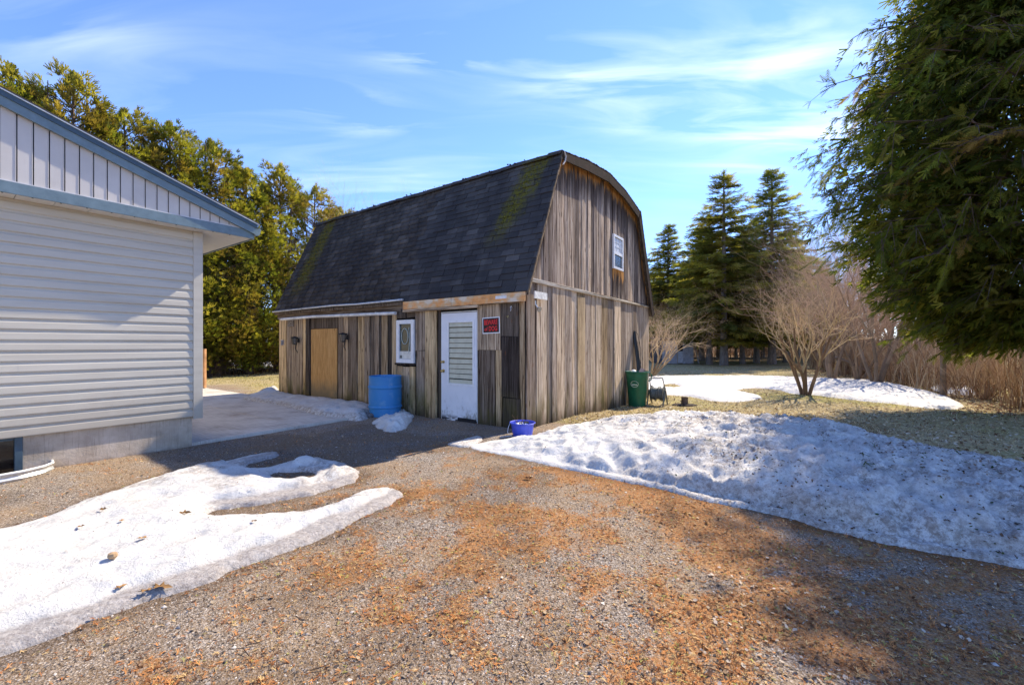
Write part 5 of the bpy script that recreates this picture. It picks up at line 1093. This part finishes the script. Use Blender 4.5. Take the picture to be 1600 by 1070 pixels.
# big near cedar ----------------------------------------------------
def env(a, z, H=12.2):
    a = np.asarray(a); z = np.asarray(z, float); t = z/H
    R = 4.85*(1-np.maximum(0, t-.58)/.46)**.55*np.minimum(1, .40+.60*(z-1.6)/2.8)
    return R*(.80+.34*(fbm(np.cos(a)*2.2+5+z*.2, np.sin(a)*2.2+5+z*.9, 201, 3)-.5)*2+.08)
def near_cedar():
    r = np.random.default_rng(5); segs = []; T = []; D = []; S = []; K = []; H = 12.2; ns = 12
    for i in range(ns): a, b_ = H*i/ns, H*(i+1)/ns; segs.append([.05*math.sin(i), .05*math.cos(i), a, .05*math.sin(i+1), .05*math.cos(i+1), b_, .30*(1-i/ns)+.03+(.08 if i == 0 else 0), .30*(1-(i+1)/ns)+.02])
    cols = [np.array(c) for c in ([.13,.155,.028], [.185,.20,.034], [.26,.235,.05], [.09,.115,.026], [.33,.22,.07])]
    NL = 120
    for l in range(NL):
        z0 = 1.75+(H-2.2)*(l/NL)**1.05+r.normal()*.15; z0 = min(max(z0, 1.6), H-.3); t = z0/H; a = l*2.399963+r.normal()*.3
        if math.cos(a) > .25 and r.random() < .55: continue
        L = env(a, z0)*r.uniform(.58, .92)+.15; rise = r.uniform(-.05, .42); p = np.array([0, 0, z0]); n = max(5, int(L/.33)); mat_c = cols[r.choice(5, p=[.3,.28,.18,.16,.08])]
        for j in range(n):
            u = (j+1)/n; q = np.array([math.cos(a)*L*u, math.sin(a)*L*u, z0+L*(rise*u-.42*u*u+.10*u**4)])+r.normal(size=3)*.035; rr = .045*(1-u)*(L/4)+.007; segs.append([*p, *q, rr+.006, rr]); dv = (q-p)/np.linalg.norm(q-p)
            for sd in (-1, 1, 1 if j % 2 else -1):
                if u < .18: continue
                ang = sd*r.uniform(.5, 1.15); c_, s_ = math.cos(ang), math.sin(ang); b0 = np.array([dv[0]*c_-dv[1]*s_, dv[0]*s_+dv[1]*c_, dv[2]*.5-.08]); bl = (1.15*(1-u)+.32)*r.uniform(.6, 1.15); bn = max(3, int(bl/.12)); pp = p+(q-p)*r.random(); cc = mat_c*r.uniform(.65, 1.25)
                for m in range(bn):
                    w = (m+1)/bn; qq = pp+b0*bl/bn+np.array([0, 0, -.05*w*bl])+r.normal(size=3)*.012; segs.append([*pp, *qq, .013*(1-w)+.006, .012*(1-w)+.004])
                    for f in range(2 if m % 2 else 1):
                        sd2 = 1 if f else -1; dd = b0*.7+np.array([-b0[1], b0[0], 0])*sd2*.75+np.array([0, 0, -.45-.35*r.random()])+r.normal(size=3)*.18; T.append(pp+(qq-pp)*r.random()); D.append(dd); S.append(r.uniform(.15, .27)); K.append(cc*r.uniform(.75, 1.25))
                    pp = qq
            p = q
    nc = 1900; tz = r.random(nc)**.95; cz = 1.8+tz*(H-2.4); ca = r.uniform(0, 6.283, nc); keep = ((np.cos(ca) < .35) | (r.random(nc) < .45)) & ((cz < 5.5) | (r.random(nc) < .62)); cz, ca = cz[keep], ca[keep]; cr_ = env(ca, cz)*(.38+.56*r.random(len(ca))**.9)
    for z_, a_, q_ in zip(cz, ca, cr_):
        o_ = np.array([math.cos(a_), math.sin(a_), 0]); ctr = o_*q_+np.array([0, 0, z_]); cc = cols[r.choice(5, p=[.3,.28,.18,.16,.08])]*r.uniform(.6, 1.3); cs = r.uniform(.30, .55); segs.append([*(ctr-o_*.9+np.array([0, 0, .1])), *ctr, .016, .007])
        ax_ = o_*.6+np.array([0, 0, r.uniform(-.6, .15)])+r.normal(size=3)*.35
        for f in range(3):
            b0 = ax_/np.linalg.norm(ax_)+r.normal(size=3)*.42; b0[2] -= .12; b0 /= np.linalg.norm(b0); bl = cs*r.uniform(1.0, 1.6); p0 = ctr-o_*.25; side = np.cross(b0, [0, 0, 1.]); side /= np.linalg.norm(side)+1e-9; pp = p0; kc = cc*r.uniform(.75, 1.25)
            for m in range(3):
                qq = pp+b0*bl/3+np.array([0, 0, -.035*(m+1)]); segs.append([*pp, *qq, .009-.002*m, .007-.002*m])
                for s_ in (-1, 1):
                    T.append(pp+(qq-pp)*r.random()); D.append(b0*.75+side*s_*r.uniform(.45, .9)+np.array([0, 0, -.38])+r.normal(size=3)*.2); S.append(r.uniform(.18, .32)); K.append(kc*r.uniform(.8, 1.2))
                pp = qq
            T.append(pp); D.append(b0+np.array([0, 0, -.3])); S.append(r.uniform(.16, .28)); K.append(kc)
    V, Fm = tubes(np.array(segs), 5)
    bV = []; bF = []
    def q4(a, b_, wd):
        a = np.array(a); b_ = np.array(b_); d = b_-a; s = np.array([-d[1], d[0], 0]); s = s/np.linalg.norm(s)*wd; k = len(bV); bV.extend([a-s*.7, a+s*.7, b_+s*.45, b_-s*.45]); bF.append((k, k+1, k+2, k+3))
    def zc_(y): return -.16*y*y
    q4((0, 0, 0), (0.0, .95, zc_(.8)), .026)
    for i in range(6):
        y = .06+.145*i; ln = .34*(1-i/8)*(1 if i else .7)
        for s_ in (-1, 1): q4((0, y, zc_(y)), (s_*ln*.62, y+ln*.75, zc_(y)-.05*ln), .038); 
    T = np.array(T); V2_, F2 = inst(bV, bF, frames(np.array(D), r.uniform(-1.3, 1.3, len(T))), T, np.array(S)); K = np.clip(np.array(K), 0, 1)
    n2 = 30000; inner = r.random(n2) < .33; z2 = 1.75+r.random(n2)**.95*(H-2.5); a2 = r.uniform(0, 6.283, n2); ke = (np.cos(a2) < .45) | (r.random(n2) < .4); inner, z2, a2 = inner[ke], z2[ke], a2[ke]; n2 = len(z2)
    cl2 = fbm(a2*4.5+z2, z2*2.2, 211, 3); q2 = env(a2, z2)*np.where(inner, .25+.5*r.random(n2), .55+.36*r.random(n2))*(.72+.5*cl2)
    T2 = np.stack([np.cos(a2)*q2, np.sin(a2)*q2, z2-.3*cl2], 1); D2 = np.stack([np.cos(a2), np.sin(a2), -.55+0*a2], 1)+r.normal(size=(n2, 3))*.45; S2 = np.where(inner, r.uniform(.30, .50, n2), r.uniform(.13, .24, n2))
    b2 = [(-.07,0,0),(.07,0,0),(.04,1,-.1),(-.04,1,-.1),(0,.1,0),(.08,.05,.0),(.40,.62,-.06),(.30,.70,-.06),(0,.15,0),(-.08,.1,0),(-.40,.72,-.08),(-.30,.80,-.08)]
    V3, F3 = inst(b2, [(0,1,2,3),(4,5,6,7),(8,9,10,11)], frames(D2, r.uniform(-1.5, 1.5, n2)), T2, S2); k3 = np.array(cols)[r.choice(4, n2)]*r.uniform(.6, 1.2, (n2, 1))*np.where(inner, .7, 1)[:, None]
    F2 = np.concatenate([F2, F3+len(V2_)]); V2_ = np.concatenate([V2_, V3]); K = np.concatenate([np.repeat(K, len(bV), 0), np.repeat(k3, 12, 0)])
    print('near cedar fronds', len(T), 'tris', len(F2)*2)
    return [('trunk', withm(mesh_np('trunk', V, Fm, smooth=True), BK_C)), ('crown', withm(mesh_np('crown', V2_, F2, np.clip(K, 0, 1)), NCED))]
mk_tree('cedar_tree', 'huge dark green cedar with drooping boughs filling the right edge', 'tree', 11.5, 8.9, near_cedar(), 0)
# bare trees and shrubs ----------------------------------------------
def twiggy(seed, stems, H, spread, r0, levels, cols, kids=(3, 4), n3=3, bud=1.0, upb=.25, ang0=(.35, .85)):
    r = np.random.default_rng(seed); segs = []; C = []
    def go(p, d, L, rad_, lv):
        n = 4 if lv < 2 else 3; pts = [p]
        for i in range(n):
            d = d+r.normal(size=3)*(.10+.05*lv)+np.array([0, 0, upb*(.12+.06*lv)]); d = d/np.linalg.norm(d); q = p+d*L/n; ra = rad_*(1-.55*i/n); rb = rad_*(1-.55*(i+1)/n)
            if lv == levels and i == n-1: rb = ra*1.4*bud
            segs.append([*p, *q, ra, rb]); C.append(cols[min(lv, len(cols)-1)]*r.uniform(.8, 1.2)); p = q; pts.append((p, d, rb))
        if lv < levels:
            k = r.integers(kids[0], kids[1]+1)
            for j in range(k):
                pp, dd, rr = pts[(2 if lv == 0 else 1)+(j*(n-(2 if lv == 0 else 1)))//max(1, k-1)] if k > 1 else pts[-1]
                w = r.normal(size=3); w -= dd*np.dot(w, dd); w /= np.linalg.norm(w); ang = r.uniform(*ang0); nd = dd*math.cos(ang)+w*math.sin(ang); nd = nd+np.array([0, 0, upb]); nd /= np.linalg.norm(nd); go(pp, nd, L*r.uniform(.58, .82), rr*r.uniform(.55, .75), lv+1)
    for s in range(stems):
        a = s*6.283/stems+r.normal()*.3; t = spread*r.uniform(.5, 1.1); d = np.array([math.cos(a)*t, math.sin(a)*t, 1]); d /= np.linalg.norm(d); go(np.array([math.cos(a)*.08, math.sin(a)*.08, 0]), d, H*.40*r.uniform(.85, 1.1), r0*r.uniform(.7, 1.1), 0)
    return np.array(segs), np.array(C)
def bare(nm, label, x, y, data, rz=0, sc=1, grp=None, cat='tree', cache={}):
    key = id(data[0])
    if key not in cache:
        segs, C = data; big = segs[:, 6] > .022
        a, fa = tubes(segs[big], 6); b_, fb = tubes(segs[~big], 3)
        cache[key] = [('trunk', withm(mesh_np('trunk', a, fa, np.repeat(C[big], 12, 0), True), TWIG)), ('crown', withm(mesh_np('crown', b_, fb, np.repeat(C[~big], 6, 0)), TWIG))]
    return mk_tree(nm, label, cat, x, y, cache[key], rz, sc, grp)
mc = [np.array(c) for c in ([.22,.14,.08], [.46,.34,.18], [.64,.49,.28], [.70,.52,.31], [.74,.54,.35])]
mag = twiggy(21, 7, 5.0, .36, .06, 5, mc, (2, 4), upb=.13, ang0=(.3, .66)); print('magnolia segs', len(mag[0]))
x, y = G(1259, 617, -.12); bare('flowering_shrub', 'round multi stemmed bare shrub with pinkish buds standing in the snow strip', x, y, mag, 0, 1.08, None, 'shrub')
wc2 = [np.array(c) for c in ([.32,.23,.13], [.52,.39,.23], [.62,.47,.29], [.66,.49,.32])]
mag2 = twiggy(22, 9, 5.2, .7, .07, 5, wc2, (3, 4), upb=.12); bare('bare_tree', 'bare tan magnolia showing behind the far end of the barn gable', (1014-800)/F*20.5, 20.5, mag2, 1, 1.0)
bc = [np.array(c) for c in ([.28,.20,.13], [.38,.27,.17], [.48,.33,.21], [.58,.39,.26])]
bt = [twiggy(31+i, 4, h_*1.35, .38, .085, 5, bc, (3, 4), upb=.2) for i, h_ in enumerate((6.2, 7.0, 5.2))]
bs = [twiggy(41+i, 9, h_, .55, .028, 3, [np.array(c) for c in ([.33,.21,.12], [.46,.31,.18], [.56,.39,.24])], (3, 4), upb=.3) for i, h_ in enumerate((2.6, 2.2))]
spots = [(1296,25,0,1.0),(1318,22,1,.9),(1352,27,1,1.0),(1385,21,0,.85),(1405,30,1,1.05),(1342,18.5,2,.95),(1440,24,2,1.1),(1472,29,1,.9),(1510,22,0,.8),(1550,27,1,.95),(1590,23,0,.9),(1640,19,2,.9),(1425,17.5,2,.8),(1275,33,1,1.0),(1330,36,0,1.15),(1232,46,1,1.0),(1300,19,1,1.0),(1335,24,1,1.25),(1370,17,0,1.1),(1290,29,1,1.3),(1268,36,1,1.35),(1400,26,1,1.3),(1450,20,1,1.1),(1355,33,1,1.4)]
for i, (px, d, k, sc) in enumerate(spots): bare('bare_tree', 'leafless pinkish brown tree in the thicket along the right side of the lawn', (px-800)/F*d, d, bt[k], i*1.7, sc, 'leafless trees in the right thicket')
bare('bare_tree', 'leafless tree tip showing just above the barn roof', (583-800)/F*24, 24, bt[1], 0, 1.28, None)
bspots = []
for i in range(34):
    t = i/33; x0 = 11.3+(19.5-11.3)*t**.9; y0 = 8.9+(27-8.9)*t; bspots.append((x0+.8+random.uniform(-.5, 1.6), y0+random.uniform(-.8, .8)))
for i, (x, y) in enumerate(bspots): bare('dry_shrub', 'dry reddish brown leafless shrub in the brush line beyond the snow strip', x, y, bs[i % 2], i*1.3, random.uniform(.7, 1.15), 'dry shrubs of the brush line', 'shrub')
# stalks mass
def stalks(name, label, pts, h0, h1, cols, r0=.004):
    n = len(pts); x, y = pts[:, 0], pts[:, 1]; h = rng.uniform(h0, h1, n); lx = rng.normal(size=n)*.24*h; ly = rng.normal(size=n)*.24*h; h = h*(.45+.9*fbm(x*.9, y*.9, 181, 3)); z = gz(x, y)-.03; wd = r0*(1+.05*np.hypot(x, y))
    s1 = np.stack([x, y, z, x+lx*.4, y+ly*.4, z+h*.55, wd, wd*.8], 1); s2 = np.stack([x+lx*.4, y+ly*.4, z+h*.55, x+lx*1.3, y+ly*1.3, z+h, wd*.8, wd*.3], 1)
    k = rng.random(n) < .7; ex = s1[k].copy(); a = rng.uniform(0, 6.28, k.sum()); L = h[k]*.3; ex[:, 0:3] = s2[k][:, 0:3]; ex[:, 3] = ex[:, 0]+np.cos(a)*L*.6; ex[:, 4] = ex[:, 1]+np.sin(a)*L*.6; ex[:, 5] = ex[:, 2]+L; ex[:, 6] *= .6; ex[:, 7] *= .3
    sg_ = np.concatenate([s1, s2, ex]); V, Fm = tubes(sg_, 3); c = np.array(cols)[rng.choice(len(cols), n)]*rng.uniform(.7, 1.25, (n, 1)); c = np.concatenate([c, c, c[k]])
    o = obj(name, mesh_np(name, V, Fm, np.repeat(np.clip(c, 0, 1), 6, 0)), TWIG, kind='stuff'); tag(o, label)
t = rng.random(9000)**.8; w = rng.uniform(0, 1, 9000)**.9; keepb = fbm(t*26, w*5, 171, 3) > rng.uniform(.42, .66, 9000); t = t[keepb]; w = w[keepb]
P = np.stack([11.3+(20-11.3)*t+w*4.5*(.6+t), 8.6+(29-8.6)*t-w*.6], 1)
stalks('dry_brush', 'dense reddish brown dry stalks and weeds along the right edge of the lawn', P, .3, 2.3, [[.40,.24,.12],[.50,.34,.18],[.28,.17,.10],[.60,.48,.31]])
P = np.stack([rng.uniform(8, 60, 4000), rng.uniform(48, 62, 4000)], 1); stalks('far_brush', 'tan sunlit brush beyond the shaded spruces', P, 1.2, 3.8, [[.42,.28,.17],[.33,.20,.12],[.50,.37,.25]], .006)
P = np.stack([rng.uniform(-15.5, -11, 1800), rng.uniform(17, 31, 1800)], 1); P = P[np.abs((P[:, 0]+15.6)-(P[:, 1]-15.2)*.26) < 1.6]; stalks('undergrowth', 'thin dark undergrowth stems below the cedar hedge', P, .3, 1.1, [[.10,.07,.05],[.2,.13,.08]], .004)
# brown litter strip under the hedge and in the thicket
def stripf(n):
    t = rng.random(n); return -16.2+3.6*t+rng.normal(size=n)*.8, 14+14*t+rng.normal(size=n)*.5
leaves('dead_leaves', 'brown leaf litter under the cedar hedge', 5000, stripf, [[.20,.10,.05],[.30,.15,.06],[.12,.07,.04]], .04, .10)
def brf(n):
    t = rng.random(n); return 11.6+7.8*t+rng.normal(size=n)*.9, 8.6+18*t+rng.normal(size=n)*.5
leaves('dead_leaves', 'brown leaf litter under the right brush line', 5000, brf, [[.26,.14,.08],[.36,.22,.12],[.14,.08,.05]], .03, .08)
# a few twigs on the drive
tw = MB()
for i in range(70):
    x, y = on_ground(1, 1.5, 7, -40, 54); x, y = float(x[0]), float(y[0]); a = random.random()*6.28; L = random.uniform(.04, .16)
    if any_snow(np.array([x]), np.array([y]))[0] or in_build(x, y): continue
    z = float(gz(x, y))+.008; tw.tube([(x, y, z), (x+math.cos(a)*L*.5, y+math.sin(a)*L*.5, z+.008), (x+math.cos(a+.3)*L, y+math.sin(a+.3)*L, z+.002)], [.0028, .0022, .001], 4)
tag(tw.build('fallen_twigs', plain('twig_brown', (.10,.065,.045), .9), kind='stuff'), 'short broken twigs scattered over the drive')
# green cedar sprigs on the bank
x, y = bankf(60); zz, d = sample(S_BANK, x, y); k = d > .08; x, y, zz = x[k], y[k], zz[k]; n = len(x)
V, Fm = inst([(-.05,0,0),(.05,0,0),(.02,1,.1),(-.02,1,.1),(0,.2,.02),(.05,.15,.02),(.4,.55,.08),(.35,.62,.08),(0,.4,.04),(-.05,.35,.04),(-.4,.75,.1),(-.34,.82,.1)], bF3 := [(0,1,2,3),(4,5,6,7),(8,9,10,11)], rmat(n, .3), np.stack([x, y, zz+.008], 1), rng.uniform(.05, .12, n))
o = obj('cedar_sprigs', mesh_np('cedar_sprigs', V, Fm, np.tile([.08,.12,.02], (len(V), 1))), NCED, kind='stuff'); tag(o, 'green cedar sprigs fallen on the snow bank')
um = {o.data.name: sum(len(p.vertices)-2 for p in o.data.polygons) for o in bpy.data.objects if o.type == 'MESH'}; print('unique tris', sum(um.values()))
nt = sum(len(o.data.polygons) for o in bpy.data.objects if o.type == 'MESH'); print('objects', len(bpy.data.objects), 'polys(all refs)', nt)
